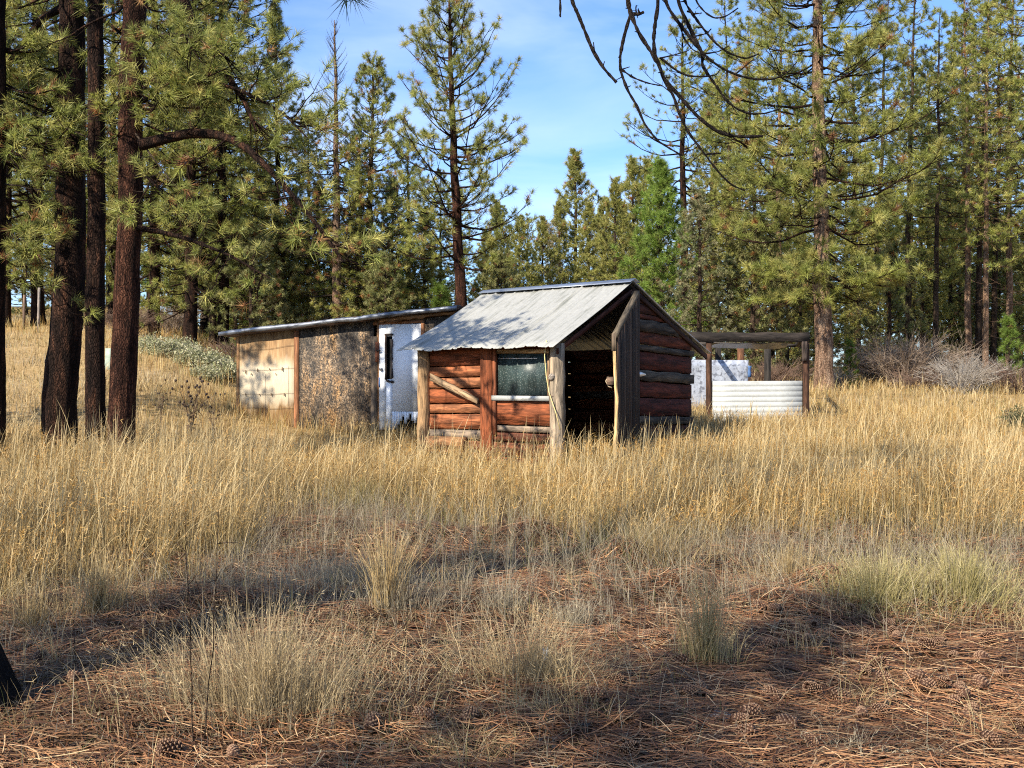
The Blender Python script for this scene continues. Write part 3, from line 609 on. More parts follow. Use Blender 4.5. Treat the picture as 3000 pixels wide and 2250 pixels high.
# roof slab with silver flashing
rfm = MB(); rfm.loft([[S(4.60, -.22, zt(4.6)+.02), S(-.82, -.22, zt(-.82)+.02), S(-.82, -.22, zt(-.82)+.10), S(4.60, -.22, zt(4.6)+.10)], [S(4.60, 3.7, zt(4.6)-.08), S(-.82, 3.7, zt(-.82)-.08), S(-.82, 3.7, zt(-.82)), S(4.60, 3.7, zt(4.6))]], (.10, .07, .06))
rfo = rfm.build('roof', M_ROUGH, sh, SO)
fl = MB(); n = 16; rings = []
for i in range(n):
    s_ = 4.62-5.44*i/(n-1); zz_ = zt(s_)+random.uniform(-.012, .012); hh = .042+random.uniform(-.008, .008)
    rings.append([S(s_, -.245, zz_+.055-hh), S(s_, -.245, zz_+.055+hh), S(s_, -.05, zz_+.125), S(s_, -.05, zz_+.112), S(s_, -.232, zz_+.05+hh), S(s_, -.232, zz_+.055-hh)])
fl.loft(rings); fl.build('flashing', M_FLASH, rfo, SO)
# torn felt hanging below the flashing over the door
tf = MB(); tf.loft([[S(s_, -.10, zt(s_)+.02), S(s_, -.10, zt(s_)-.05+random.uniform(-.03, .03)), S(s_, -.09, zt(s_)-.05), S(s_, -.09, zt(s_)+.02)] for s_ in np.linspace(.9, -.8, 14)], (.28, .17, .09)); tf.build('eave_board', M_WOOD, sh, SO)
# white door with broken slit window
dd = MB(); D0, D1, ZB, ZT = .955, .035, .84, 2.885
def dq(s0, s1, z0, z1, w0=-.02, w1=.02): dd.board(S((s0+s1)/2, w0, z0), S((s0+s1)/2, w0, z1), ES*(s0-s1)/2, EB*(w1-w0), (1, 1, 1), 1)
dq(.955, .80, ZB, ZT); dq(.66, .035, 1.20, ZT); dq(.795, .665, ZB, 1.82); dq(.795, .665, 2.66, ZT)
# ragged foot: strips of different length
for i, zb_ in enumerate([.86, .88, .95, 1.02, 1.10, .97, 1.05, 1.15, 1.02, .98, 1.08, 1.12]):
    s0 = .66-i*.0521; dq(s0, s0-.0515, zb_, 1.197)
dro = dd.build('white_door', M_DOOR, sh, SO)
ins = MB(); ins.board(S(.50, .05, .5), S(.50, .05, 2.9), ES*.5, EB*.03, (.02, .018, .016)); ins.build('shade_backing', M_BLACK, dro, SO)  # black sheet standing in for the dark interior behind the door
sw = MB(); sw.board(S(.80, -.035, 1.82), S(.80, -.035, 2.70), ES*.018, EB*.02, (.05, .035, .03), 6, .25); sw.board(S(.83, -.035, 2.69), S(.64, -.035, 2.69), Z*.018, EB*.02, (.04, .03, .03)); sw.board(S(.665, -.035, 1.85), S(.665, -.035, 2.6), ES*.014, EB*.012, (.06, .05, .05), 8, .8)
sw.board(S(.79, -.035, 1.80), S(.63, -.035, 1.77), Z*.02, EB*.012, (.05, .04, .04), 4, .5); sw.build('slit_window', M_WOOD, dro, SO)
pk = MB()
for s_, zz_, r_ in ((.90, 2.02, .032), (.905, 2.02, .02)): pk.tube([S(s_, -.02, zz_), S(s_, -.07, zz_)], r_, 10)
pk.build('knob', M_STEEL, dro, SO)
hs = MB(); hs.board(S(.985, -.06, 2.16), S(.985, -.06, 2.55), ES*.032, EB*.04, (.24, .09, .05), 3, .05); hs.tube([S(.98, -.07, 2.38), S(.90, -.07, 2.38)], .014, 6, (.02, .02, .02)); hs.build('hasp_board', M_WOOD, sh, SO)
bl = MB(); bl.board(S(.945, -.03, 1.67), S(.945, -.03, 1.86), ES*.016, EB*.012, (1, 1, 1), 3, .3); bl.build('blue_tape', M_BLUE, dro, SO)
hgs = MB()
for zz_ in (2.1, 1.15): MB().tube([S(.03, -.035, zz_-.06), S(.03, -.035, zz_+.06)], .014, 8).build('door_hinge', M_STEEL, dro, SO)

# ------------------------------------------------------------------ pole shelter and what stands in it
def XY(px, d): return np.array([(px-1500)/3000*d, d, 0])
ps = thing('pole_shelter', 'open roofless pole shelter of dark beams behind the cabin', 'shelter', XY(2220, 22)+Z*.9); PO = np.array(ps.location)
XX = np.array([1., 0, 0]); YY = np.array([0, 1., 0])
def pbeam(p0, p1, up, th, col, name='beam', n=5, jit=.07): MB().board(p0, p1, up, th, col, n, jit).build(name, M_ROUGH, ps, PO)
pbeam(XY(2020, 22)+Z*2.77, XY(2372, 22)+Z*2.765, Z*.10, YY*.12, (.036, .031, .028), 'beam', 12, .12)
pbeam(XY(2180, 25)+Z*2.75, XY(2330, 25)+Z*2.73, Z*.04, YY*.08, (.06, .055, .05))
pbeam(XY(2050, 25)+Z*2.78, XY(2190, 25)+Z*2.76, Z*.04, YY*.08, (.09, .08, .07))
pbeam(XY(2345, 22)+Z*2.72+YY*.13, XY(2330, 25)+Z*2.74, Z*.05, XX*.08, (.07, .06, .05))
pbeam(XY(2086, 22)+Z*2.72+YY*.13, XY(2070, 25)+Z*2.74, Z*.05, XX*.08, (.07, .06, .05))
for px, d, hw, zt_, c in ((2078, 22.03, .055, 2.66, (.10, .055, .036)), (2363, 22.03, .06, 2.66, (.085, .045, .03)), (2105, 25, .06, 2.70, (.05, .045, .04)), (2171, 25, .075, 2.72, (.16, .08, .045)), (2250, 25, .07, 2.70, (.06, .055, .05))):
    p = XY(px, d); pbeam(p+Z*(float(zg(p[0], d))-.2), p+Z*zt_, XX*hw, YY*.11, c, 'post', 6, .05)
p = XY(2358, 21.97); pbeam(p+Z*2.25, p+Z*2.67, XX*.055, YY*.05, (.09, .07, .06), 'cleat')
tq = MB(); tq.loft([[XY(2085, 22.2)+Z*2.66+XX*i*.28+Z*random.uniform(-.02, .02), XY(2085, 22.2)+Z*2.655+XX*i*.28, XY(2085, 23.2)+Z*2.60+XX*i*.28+Z*random.uniform(-.05, .02), XY(2085, 23.2)+Z*2.605+XX*i*.28] for i in range(7)]); tq.build('torn_roof_sheet', M_FLASH, ps, PO)
p0 = XY(2081, 22.06); p1 = XY(2350, 22.06); WX = p1[0]-p0[0]
pn = MB(); nr = 9; zb, zt_ = .80, 1.815; hrow = (zt_-zb)/nr; ring0 = []
for i in range(nr):
    z0 = zb+i*hrow; ring0 += [np.array([0, -.006, z0]), np.array([0, -.0085, z0+.004]), np.array([0, -.0085, z0+hrow*.93]), np.array([0, -.006, z0+hrow*.93])]
ring0.append(np.array([0, -.004, zt_])); back = [np.array([0, .02, zt_]), np.array([0, .02, zb])]
prof_ = ring0+back
pn.loft([[p0+XX*(WX*t)+q+Z*(-.03*t*0+.012*t) for q in prof_] for t in np.linspace(0, 1, 5)])
pl_ = pn.build('siding_panel', M_WHITE); tag(pl_, 'white ribbed metal siding panel standing between the two shelter posts', 'panel')
fo = MB(); q0 = XY(2005, 24.3); q1 = XY(2192, 24.6); n = 26
fr = R(4); rings = []
for i in range(n):
    t = i/(n-1); p = q0*(1-t)+q1*t; col = []
    zz_ = np.linspace(1.15, 2.36, 9)
    front = [p+Z*z_+YY*fr.uniform(-.025, .02) for z_ in zz_]; rings.append(front+[p+Z*2.36+YY*.06, p+Z*1.15+YY*.06])
fo.loft(rings); tag(fo.build('foil_sheet', M_FOIL), 'crinkled silvery insulation sheet behind the dark shelter post', 'sheet')
tb = MB(); tb.board(XY(2195, 24.5)+Z*1.95, XY(2197, 24.5)+Z*2.22, XX*.035, YY*.05, (1, 1, 1), 5, .4); tag(tb.build('blue_tarp', M_BLUE), 'torn blue tarp hanging at the end of the foil sheet', 'tarp')

# ------------------------------------------------------------------ trees
# hero trees of the middle distance
def ex_center(rng, at, lines, tp, td):
    for h, az, el, L in ((7.4, .15, 6, 2.2), (6.9, -.25, 2, 2.3), (4.6, -.2, 0, 2.2), (5.0, .35, -4, 2.0), (6.0, 2.9, 0, 1.7), (5.4, 3.4, -5, 1.5), (3.6, -.4, -8, 1.7)):
        branch(rng, at(h), az, math.radians(el), L, lines, tp, td, .22, .10, .045, 1.2, .95)
p_center = pine_parts(11, 12.5, .21, .30, 3.0, BK_RED, GREENS, .5, nn=24, nw=.013, brown=.03, el0=5, el1=52, dz=.36, nb=(3, 4), dens=1.2, needle=.23, lean=(-.55, 0), tup=.3, extra=ex_center, gap=.06, dead_low=.35, base_shape=.7, limbmat=BK_DARK)
put_tree(p_center, gl(1368, 32), 'tall open crowned pine with red trunk right behind the cabin ridge')
p_big = pine_parts(23, 17.5, .26, .16, 4.0, BK_ORANGE, GREENS, .55, needle=.25, sec=1.45, nn=30, nw=.013, el0=-14, el1=40, dz=.40, nb=(4, 5), dens=1.0, lean=(-.25, 0), tup=.2, gap=.08, dead_low=.2, limbmat=BK_DARK)
put_tree(p_big, gl(2415, 28.3), 'large pine with bright orange bark trunk beside the pole shelter')
p_mid = pine_parts(31, 14.2, .20, .30, 3.5, BK_DARK, GREENS, .65, nn=24, nw=.013, el0=-5, el1=40, dz=.55, nb=(3, 4), dens=1.0, lean=(-.1, 0), gap=.12, dead_low=.6)
put_tree(p_mid, gl(2010, 36), 'tall dark trunked pine with layered crown seen behind the hanging dead branches', s=.89)
p_spire = pine_parts(41, 15.3, .18, .12, 3.2, BK_DARK, YGREEN*.8, 1.0, nn=22, nw=.014, el0=-5, el1=60, dz=.36, nb=(4, 5), dens=1.0)
put_tree(p_spire, gl(818, 37), 'narrow pointed pine spire rising above the overhanging limb', s=.87)
def ex_dead(rng, at, lines, tp, td):
    h = 8.6
    while h < 13.9:
        t = (h-8.6)/5.3
        for q in range(4): branch(rng, at(h), rng.rand()*6.28, math.radians(30+25*t), 1.3*(1-t)**.7+.15, lines, [], [], .25, .02, .016, 0, 0, 1.6, 4)
        h += .33
p_deadtop = pine_parts(47, 14.2, .22, .14, 2.5, BK_ORANGE, YGREEN, .5, nn=22, nw=.014, brown=.16, el0=-12, el1=20, dz=.36, nb=(3, 5), dens=.9, extra=ex_dead, maxz=9.2, leaf_top=.45, limbmat=BK_DEAD)
put_tree(p_deadtop, gl(985, 35), 'pine with bare dead grey top and browning needles', s=.86)
p_round = pine_parts(53, 12.4, .17, .14, 2.9, BK_GREY, GREENS*1.15, .55, nn=22, nw=.014, brown=.08, el0=-5, el1=45, dz=.38, nb=(4, 5))
put_tree(p_round, gl(1088, 36), 'bushy pine with rounded top between the dead topped pine and the open crowned pine', s=.90)
p_young = pine_parts(61, 6.9, .10, .06, 2.1, BK_GREY, np.array([(.16, .25, .045), (.20, .27, .06), (.13, .20, .04)]), .7, nn=26, nw=.014, el0=10, el1=62, dz=.27, nb=(5, 6), dens=1.3, dead_low=0, brown=0)
put_tree(p_young, gl(1935, 33), 'bright green young pine rising just behind the cabin gable')
# juniper: grey green, scaly foliage
def leafy(seed, n, fn, size, pal, name='foliage', mat=None):
    rng = R(seed); P = fn(rng, n); n = len(P); d = unit(rng.normal(size=(n, 3))+np.array([0, 0, .4])); s = size*rng.uniform(.6, 1.4, n)
    side = unit(np.cross(d, rng.normal(size=(n, 3))))*(s*.28)[:, None]; c = pal[rng.randint(len(pal), size=n)]*rng.uniform(.7, 1.3, (n, 1))
    V = np.stack([P-side, P+side, P+d*s[:, None]], 1).reshape(-1, 3)
    return mesh(name, V, np.arange(len(V)).reshape(-1, 3), mat or M_LEAF, np.repeat(c, 3, 0))
def jun_pts(H, Rr):
    def f_(rng, n):
        nc = 75; h = rng.rand(nc)**.8*H*.97+.15; rad = Rr*(1-h/H)**.7*np.sqrt(rng.rand(nc)*.8+.2)*rng.uniform(.5, 1.35, nc); a = rng.rand(nc)*6.28
        cc = np.stack([rad*np.cos(a), rad*np.sin(a), h], 1); k = rng.randint(nc, size=n); q = rng.normal(size=(n, 3))*np.array([.15, .15, .24])*(.6+.5*Rr/1.5)*rng.uniform(.5, 1.3, nc)[k][:, None]; return cc[k]+q
    return f_
GREYG = np.array([(.14, .155, .075), (.19, .19, .105), (.10, .12, .055), (.23, .22, .13)])
def juniper(seed, H, Rr, n=17000, pal=GREYG):
    rng = R(seed); tr = trunk_mesh('trunk', np.array([[0, 0, -.2], [.05, 0, H*.4], [0, .05, H*.9]]), np.array([.09, .06, .015]), BK_GREY, rng, 8)
    lines = []
    for k in range(26):
        h = rng.uniform(.1, .85)*H; a = rng.rand()*6.28; L = Rr*(1-h/H)**.7; lines.append((np.array([[0, 0, h], [L*.5*math.cos(a), L*.5*math.sin(a), h+.1], [L*.95*math.cos(a), L*.95*math.sin(a), h+.35]]), [.022, .014, .005], 4))
    LV, LF = tubes(lines); return tr, mesh('limbs', LV, LF, BK_GREY), leafy(seed+1, n, jun_pts(H, Rr), .075, pal, 'crown')
p_jun = pine_parts(71, 5.4, .08, .03, 1.5, BK_GREY, GREYG*1.15, .6, needle=.12, nn=18, nw=.016, brown=.05, el0=5, el1=62, dz=.24, nb=(4, 6), dens=1.2, dead_low=0)
put_tree(p_jun, gl(2050, 30), 'grey green juniper between the cabin and the pole shelter', name='juniper_tree')
p_jun2 = pine_parts(73, 4.4, .08, .03, 1.8, BK_GREY, np.array([(.15, .17, .06), (.20, .21, .085), (.25, .245, .11)]), .55, needle=.14, nn=18, nw=.017, brown=.05, el0=0, el1=60, dz=.26, nb=(4, 6), dens=1.2, dead_low=0)
for px, d, s, lab in ((730, 33, 1.0, 'bushy dark juniper above the near end of the plywood shed roof'), (835, 36, 1.15, 'bushy juniper behind the middle of the plywood shed roof'), (1130, 34, .9, 'juniper between the shed roof and the red trunked pine'), (2200, 31, 1.1, 'dark bushy juniper behind the beams of the pole shelter'), (1460, 38, 1.0, 'low juniper showing above the cabin ridge'), (2610, 34, 1.0, 'juniper behind the bare grey bushes'), (2310, 33, .9, 'juniper against the orange barked pine trunk')):
    put_tree(p_jun2, gl(px, d), lab, rz=px, s=s, name='juniper_tree')
# far conical trees
p_cone = pine_parts(81, 12.5, .18, .05, 3.9, BK_GREY, np.array([(.25, .25, .07), (.20, .215, .06), (.29, .28, .09)]), .85, needle=.30, nn=14, nw=.03, el0=0, el1=55, dz=.5, nb=(4, 5), dead_low=0, brown=.02)
put_tree(p_cone, gl(1690, 62), 'yellow green conical pine standing far off in the sky gap', s=1.05)
put_tree(p_cone, gl(1765, 70), 'small pointed pine just beyond the yellow green conical pine', rz=2, s=.92)
put_tree(p_cone, gl(1820, 66), 'pointed pine half hidden behind the bright green young pine', rz=4, s=.85)
for px, d, s, lab in ((1590, 56, .66, 'rounded pine at the near side of the sky gap behind the ridge'), (1640, 60, .78, 'olive pine directly before the tan drying conifer'), (1725, 58, .74, 'broad pine between the two pointed far pines'), (1800, 55, .82, 'broad yellow green pine left of the bright green young pine'), (1855, 58, .95, 'tall yellow green pine touching the bright green young pine'), (1895, 62, 1.0, 'far pine behind the bright green young pine'), (1520, 52, .62, 'low yellow green pine above the ridge end'), (1455, 55, .72, 'low yellow green pine right of the red trunk')):
    put_tree(p_cone, gl(px, d), lab, rz=px*.7, s=s)
FILL = [(690, 38, .50, 'yellow green young pine at the near end behind the plywood shed'), (770, 41, .62, 'sunlit young pine just behind the sheds sloping roof, next to the dark juniper'), (860, 37, .52, 'low bright pine in front of the browning pine'), (930, 40, .60, 'bushy sunlit pine beside the browning pine trunk'), (1040, 38, .54, 'bushy sunlit pine between the browning pine and the round topped pine'), (1150, 41, .62, 'sunlit bushy pine behind the white door'), (1240, 38, .50, 'low sunlit pine beside the red trunk, on the white door side'), (1430, 42, .46, 'low sunlit pine beside the red trunk, on the cabin side'),
        (2130, 37, .56, 'sunlit bushy pine behind the pole shelter near post'), (2260, 40, .62, 'sunlit bushy pine filling the space over the shelter beam'), (2350, 36, .42, 'low bright pine at the orange barked trunk'), (2520, 38, .50, 'sunlit bushy pine beyond the tall brown bush'), (2600, 42, .62, 'taller sunlit bushy pine beyond the tall brown bush'), (2700, 39, .50, 'sunlit bushy pine behind the thin leaning trunk'), (2790, 42, .60, 'sunlit bushy pine before the crowded trunks'), (2930, 40, .50, 'sunlit bushy pine behind the bright sapling'), (3030, 38, .55, 'sunlit bushy pine cut by the picture edge')]
for px, d, s, lab in FILL: put_tree(p_cone, gl(px, d), lab, rz=px*1.7, s=s)
p_tan = juniper(83, 8.5, 2.4, 9000, np.array([(.20, .17, .10), (.15, .135, .08), (.24, .20, .13)]))
put_tree(p_tan, gl(1612, 58), 'tan drying conifer at the edge of the sky gap', s=.95, name='dry_conifer')
put_tree(p_tan, gl(1870, 72), 'pale drying conifer far behind the cabin gable', rz=1.3, s=.9, name='dry_conifer')

# slender crowded trunks of the wood
p_sl = [pine_parts(91+i, 15.0, .12, .26+.05*i, 2.5, (BK_GREY, BK_GREY, BK_ORANGE)[i], GREENS*1.05, .6, nn=20, nw=.016, el0=-15, el1=40, dz=.5, nb=(3, 4), dens=.9, lean=((-.5, .2), (.9, 0), (-.2, 0))[i], gap=.15, dead_low=.9) for i in range(3)]
SL = [(2660, 37, 0, 1.0, 'slender pine with leaning crown next to the large orange barked pine'), (2745, 33, 1, .78, 'thin leaning trunk rising from the bare bushes'), (2832, 34, 2, .9, 'slim pine trunk at the near side of the crowded trunks'),
      (2862, 36, 0, .95, 'dark slim pine second in the row of crowded trunks'), (2890, 33.5, 2, .85, 'reddish slim pine in the middle of the crowded trunks'), (2915, 37, 1, .9, 'grey slim pine behind the crowded trunks'),
      (3010, 31, 0, 1.08, 'tall leaning pine at the edge of the picture with long side limbs'), (2960, 36, 2, 1.0, 'straight slim pine just behind the leaning pine'), (3120, 33, 2, 1.0, 'slim pine half out of view at the picture edge'),
      (2560, 40, 1, 1.0, 'grey slim pine seen through the big crown of the orange barked pine'), (2285, 38, 2, 1.0, 'slim pine behind the near beam of the shelter'), (2225, 34, 0, .8, 'short dark trunked pine above the shelter beam'), (2150, 41, 1, 1.0, 'slim pine between the layered pine and the big orange barked one')]
for px, d, i, s, lab in SL: put_tree(p_sl[i], gl(px, d), lab, rz=(px*.37) % 6.28, s=s)
# dark trunks on the rising ground behind the left clump
p_fo = [pine_parts(101+i, 15+1.2*i, (.24, .17, .20, .15)[i], (.10, .14, .08, .16)[i], (3.6, 3.2, 3.3, 3.0)[i], (BK_DARK, BK_DARK, BK_DARK, BK_GREY)[i], (GREENS, GREENS, YGREEN*.85, GREENS*.9)[i], .6, nn=20, nw=.016, needle=.21, el0=-14, el1=40, dz=.46, nb=(4, 5), dens=1.0, brown=.04, dead_low=.7) for i in range(4)]
FO = [(20, 37, 1, 1.0, 'thin dark pine beside the wire fence posts'), (112, 38, 0, 1.0, 'thick dark pine trunk next to the pale fence post'), (160, 44, 3, 1.0, 'far slim pine between the leaning trunk and the fence post'), (330, 40, 1, 1.0, 'pine seen in the gap between the clump trunks'),
      (450, 34, 2, .95, 'dark pine trunk standing behind the sagebrush, nearest the clump'), (556, 33, 0, .92, 'thick charred pine trunk in the middle of the sagebrush'), (652, 34, 1, 1.1, 'tall straight pine at the shed end of the sagebrush'), (625, 37, 3, .9, 'thin dark pine just behind the tall straight one'),
      (520, 43, 1, .9, 'small trunked pine behind the charred trunk'), (600, 45, 2, .95, 'pine deep in the shade behind the sagebrush'), (745, 42, 0, .70, 'dark pine behind the plywood shed near end'), (905, 41, 2, .60, 'green pine behind the middle of the plywood shed'), (1055, 39, 1, .60, 'dark slim trunk just beside the sunlit trunk over the shed'),
      (1200, 40, 0, .62, 'shaded pine behind the plywood shed far end'), (1290, 46, 2, .52, 'low crowned pine behind the red trunked one'), (1470, 44, 1, .44, 'short shaded pine above the cabin ridge'), (1545, 54, 3, .44, 'small pine at the shaded side of the sky gap'),
      (2095, 46, 2, .75, 'pine behind the grey green juniper'), (2340, 47, 0, .85, 'dark pine deep behind the orange barked trunk'), (2500, 46, 2, .85, 'pine deep behind the bare bushes'), (2720, 48, 1, .9, 'pine deep behind the leaning thin trunk'), (2820, 45, 2, .9, 'bushy pine behind the crowded trunks'), (2950, 47, 0, .9, 'thick pine deep behind the crowded trunks')]
for px, d, i, s, lab in FO: put_tree(p_fo[i], gl(px, d), lab, rz=(px*.53) % 6.28, s=s)
rng = R(5)
for k in range(46):
    px = -120+3500*((k*.618034) % 1); d = rng.uniform(50, 85)
    if 1420 < px < 1980: d += 45; s = .5
    elif 650 < px < 1460: s = rng.uniform(.5, .68)
    else: s = rng.uniform(.72, .98)
    put_tree(p_fo[k % 4], gl(px, d), 'distant pine in the dense forest far behind the sheds', 'distant forest pines', rng.rand()*6.28, s)
# young understorey pines
p_sap = pine_parts(111, 3.2, .05, .05, .8, BK_GREY, np.array([(.14, .21, .04), (.11, .17, .035)]), .8, nn=20, nw=.014, el0=10, el1=60, dz=.26, nb=(4, 5), dead_low=0, brown=.02)
for px, d, s, lab in ((2490, 29.5, .42, 'small yellow green pine sapling between the orange trunk and the bare bushes'), (2955, 29, .62, 'bright green pine sapling under the crowded trunks'), (690, 40, 1.1, 'young pine in the shade behind the shed corner'), (1160, 37, 1.2, 'young pine behind the shed roof'), (1290, 36, 1.0, 'young pine beside the red trunk')):
    put_tree(p_sap, gl(px, d), lab, rz=px, s=s, name='pine_sapling')

rng = R(6)
for k in range(34):
    px = -60+3200*((k*.618034+.3) % 1); d = rng.uniform(38, 58)
    if 1500 < px < 1900: d += 22
    s = rng.uniform(.6, 1.25)
    put_tree(p_jun2 if k % 3 else p_sap, gl(px, d), 'dark bushy young conifer low between the trunks of the wood', 'undergrowth of the wood', rng.rand()*6.28, s, 'young_conifer')
# near clump of dark trunks on the left
def line3(pts, d): return np.array([pix(a, b, d if len(q_) == 0 else q_[0]) for a, b, *q_ in pts])
def clump_tree(name_label, d, axis, rad, mat, seed, limbs, H, crown=None, brown=.07, side=None):
    """axis: list of (px,py) up the trunk; limbs: (list of (px,py[,depth]), radius, leafy, secondary factor)"""
    rng = R(seed); base = gl(axis[0][0], d); bz = base[2]
    P = np.array([pix(a, b, d) for a, b in axis]); top = P[-1].copy()
    zz_ = np.concatenate([[bz-.25], np.linspace(bz+.05, P[-1, 2], 26), np.linspace(P[-1, 2]+.3, H+bz, 10)])
    pz = P[:, 2]; o_ = np.argsort(pz)
    pts = np.stack([np.interp(zz_, pz[o_], P[o_, 0]), np.full(len(zz_), d)+np.cumsum(rng.normal(0, .01, len(zz_))), zz_], 1)
    ze = np.clip((zz_-P[-1, 2])/max(.1, H+bz-P[-1, 2]), 0, 1); r_ = np.interp(zz_, [bz, P[-1, 2]], rad)*(1-ze*.9)
    t = thing('pine_tree', name_label, 'tree', base); O = np.array(base)
    tm = trunk_mesh('trunk', pts-O, r_, mat, rng, 26, .07, .12); link('trunk', tm, t)
    lines = []; dl = []; tp = []; td = []
    at = lambda h: np.array([np.interp(h, zz_, pts[:, 0]), d, h])
    for pl, r0, lf, secn in limbs:
        dl = []
        q_ = np.array([pix(a, b, c[0] if c else d) for a, b, *c in pl]); m = 4*len(q_); tt = np.linspace(0, len(q_)-1, m)
        cv = np.stack([np.interp(tt, np.arange(len(q_)), q_[:, i]) for i in range(3)], 1)
        for _ in range(3): cv[1:-1] = (cv[:-2]+2*cv[1:-1]+cv[2:])/4
        cv[1:] += np.cumsum(rng.normal(0, .004, (m-1, 3)), 0)
        (lines if lf else dl).append((cv, r0*(1-.8*np.linspace(0, 1, m)), 7))
        for k in range(int(secn*.8)):
            i = int(rng.uniform(.22, .98)*(m-1)); i = min(i, m-2); T = unit(cv[i+1]-cv[i])
            e = unit(T*.5+rng.normal(0, .7, 3)+np.array([0, 0, -.15 if lf else .0])); az = math.atan2(e[1], e[0]); L = rng.uniform(.3, .95)*(1.0 if lf else .5)
            branch(rng, cv[i], az, math.asin(np.clip(e[2], -.8, .8)), L, lines if lf else dl, tp, td, .15, .12, .012 if lf else .007, 1.1, lf, 1.25, 4)
        if dl: LV, LF = tubes(dl); link('dead_branch', mesh('dead_branch', LV-O[None], LF, BK_DEAD, smooth=True), t)
    for h0, h1, Rc, dzc, gapc, azr in crown or ():
        h = h0
        while h < h1:
            for q in range(4):
                if rng.rand() < gapc: continue
                az = rng.uniform(*azr); L = Rc*(1-.6*(h-h0)/(h1-h0))*rng.uniform(.5, 1.1)
                branch(rng, at(h+rng.normal(0, .1)), az, math.radians(rng.uniform(-25, 15)), L, lines, tp, td, .12, .14, .022, 1.1, .96, 1.3)
            h += dzc
    O3 = O[None]
    if lines: LV, LF = tubes(lines); link('limbs', mesh('limbs', LV-O3, LF, BK_DARK, smooth=True), t)
    if tp:
        tp = np.array(tp); td = unit(np.array(td)+np.array([0, 0, -.15])); c = pick(rng, GREENS*1.05, len(tp), brown)
        V, F, cc = tufts(tp, td, .17*rng.uniform(.7, 1.25, len(tp)), 32, .0085, c, rng, (8, 78), .12); link('crown', mesh('crown', V-O3, F, M_NEEDLE, cc), t)
    return t
clump_tree('thick dark pine trunk curving at its foot, first of the dark clump', 14.6, [(172, 1310), (170, 1200), (190, 1000), (206, 850), (207, 500), (206, 0)], (.235, .165), BK_DARK, 201,
    [([(190, 20), (120, 60), (60, 130), (0, 210), (-80, 300)], .05, .95, 14), ([(180, 270), (150, 300), (110, 350), (70, 420)], .03, .9, 8), ([(240, 40), (300, 60), (380, 120), (440, 230)], .035, .95, 9)], 10.4, [(5.2, 6.5, 1.8, .45, .2, (2.6, 4.3)), (7.0, 8.9, 2.0, .36, .1, (0, 6.3))])  # upper crown tier is out of view, added to shade the shed front
clump_tree('slim reddish pine trunk in the middle of the dark clump', 14.3, [(282, 1320), (282, 1200), (280, 950), (284, 600), (284, 300), (282, 0)], (.135, .10), BK_DARK, 202,
    [([(284, 220), (330, 240), (390, 290)], .03, 0, 4), ([(284, 330), (330, 350), (370, 380), (420, 470)], .025, 0, 6), ([(0, 285), (60, 310), (150, 355), (250, 395), (330, 420), (390, 490), (430, 560)], .02, 0, 10), ([(280, 300), (200, 330), (110, 400), (30, 430)], .025, .8, 6)], 9.0, [(5.0, 6.2, 1.1, .5, .4, (-.8, .5))])
clump_tree('thick reddish brown pine trunk of the dark clump with a long arching limb', 13.9, [(352, 1325), (356, 1200), (368, 900), (374, 600), (374, 300), (388, 0)], (.175, .15), BK_RED, 203,
    [([(410, 425), (470, 410), (560, 390, 13.7), (660, 396, 13.4), (740, 445, 13.1), (830, 540, 12.9), (920, 650, 12.8), (1010, 770, 12.7)], .085, .5, 26),
     ([(520, -40), (560, 60), (620, 155), (680, 240, 13.7), (720, 300, 13.5), (745, 380, 13.4)], .085, .7, 16),
     ([(400, 230), (480, 240), (580, 230, 13.6), (700, 260, 13.4), (820, 320, 13.2), (900, 400, 13.0)], .045, .8, 24),
     ([(400, 300), (440, 290), (490, 250, 13.6), (560, 215, 13.4)], .04, .9, 9),
     ([(405, 668), (470, 680), (560, 705, 13.6), (680, 755, 13.3), (790, 820, 13.1)], .045, .35, 16),
     ([(410, 120), (500, 100, 13.7), (590, 120, 13.4), (690, 190, 13.2)], .04, 1, 18),
     ([(390, 500), (440, 520), (500, 590, 13.7), (540, 680, 13.5)], .02, .9, 10), ([(320, 750), (340, 830), (385, 858)], .009, 0, 2), ([(395, 390), (460, 480), (520, 550, 13.6)], .016, 0, 6)], 10.2, [(5.4, 6.3, 1.9, .45, .2, (-1.0, .5)), (7.0, 8.5, 1.5, .40, .1, (0, 6.3))])  # second crown tier, above the view, added to throw shade on the shed
clump_tree('dark pine trunk cut by the picture edge beside the clump', 14.0, [(-26, 1270), (-22, 1000), (-16, 600), (-14, 0)], (.17, .14), BK_DARK, 204,
    [([(-10, 250), (40, 300), (90, 360), (150, 420), (190, 470)], .028, .95, 16), ([(0, 540), (40, 543), (100, 556), (160, 566)], .016, 0, 2), ([(-5, 645), (40, 690), (90, 715), (148, 728)], .013, 0, 2), ([(0, 600), (30, 660), (60, 740), (110, 830)], .016, .9, 14), ([(-5, 390), (40, 470), (80, 520), (100, 560)], .02, .9, 10)], 9.0, [(4.8, 6.5, 1.8, .5, .25, (-.3, .9))])

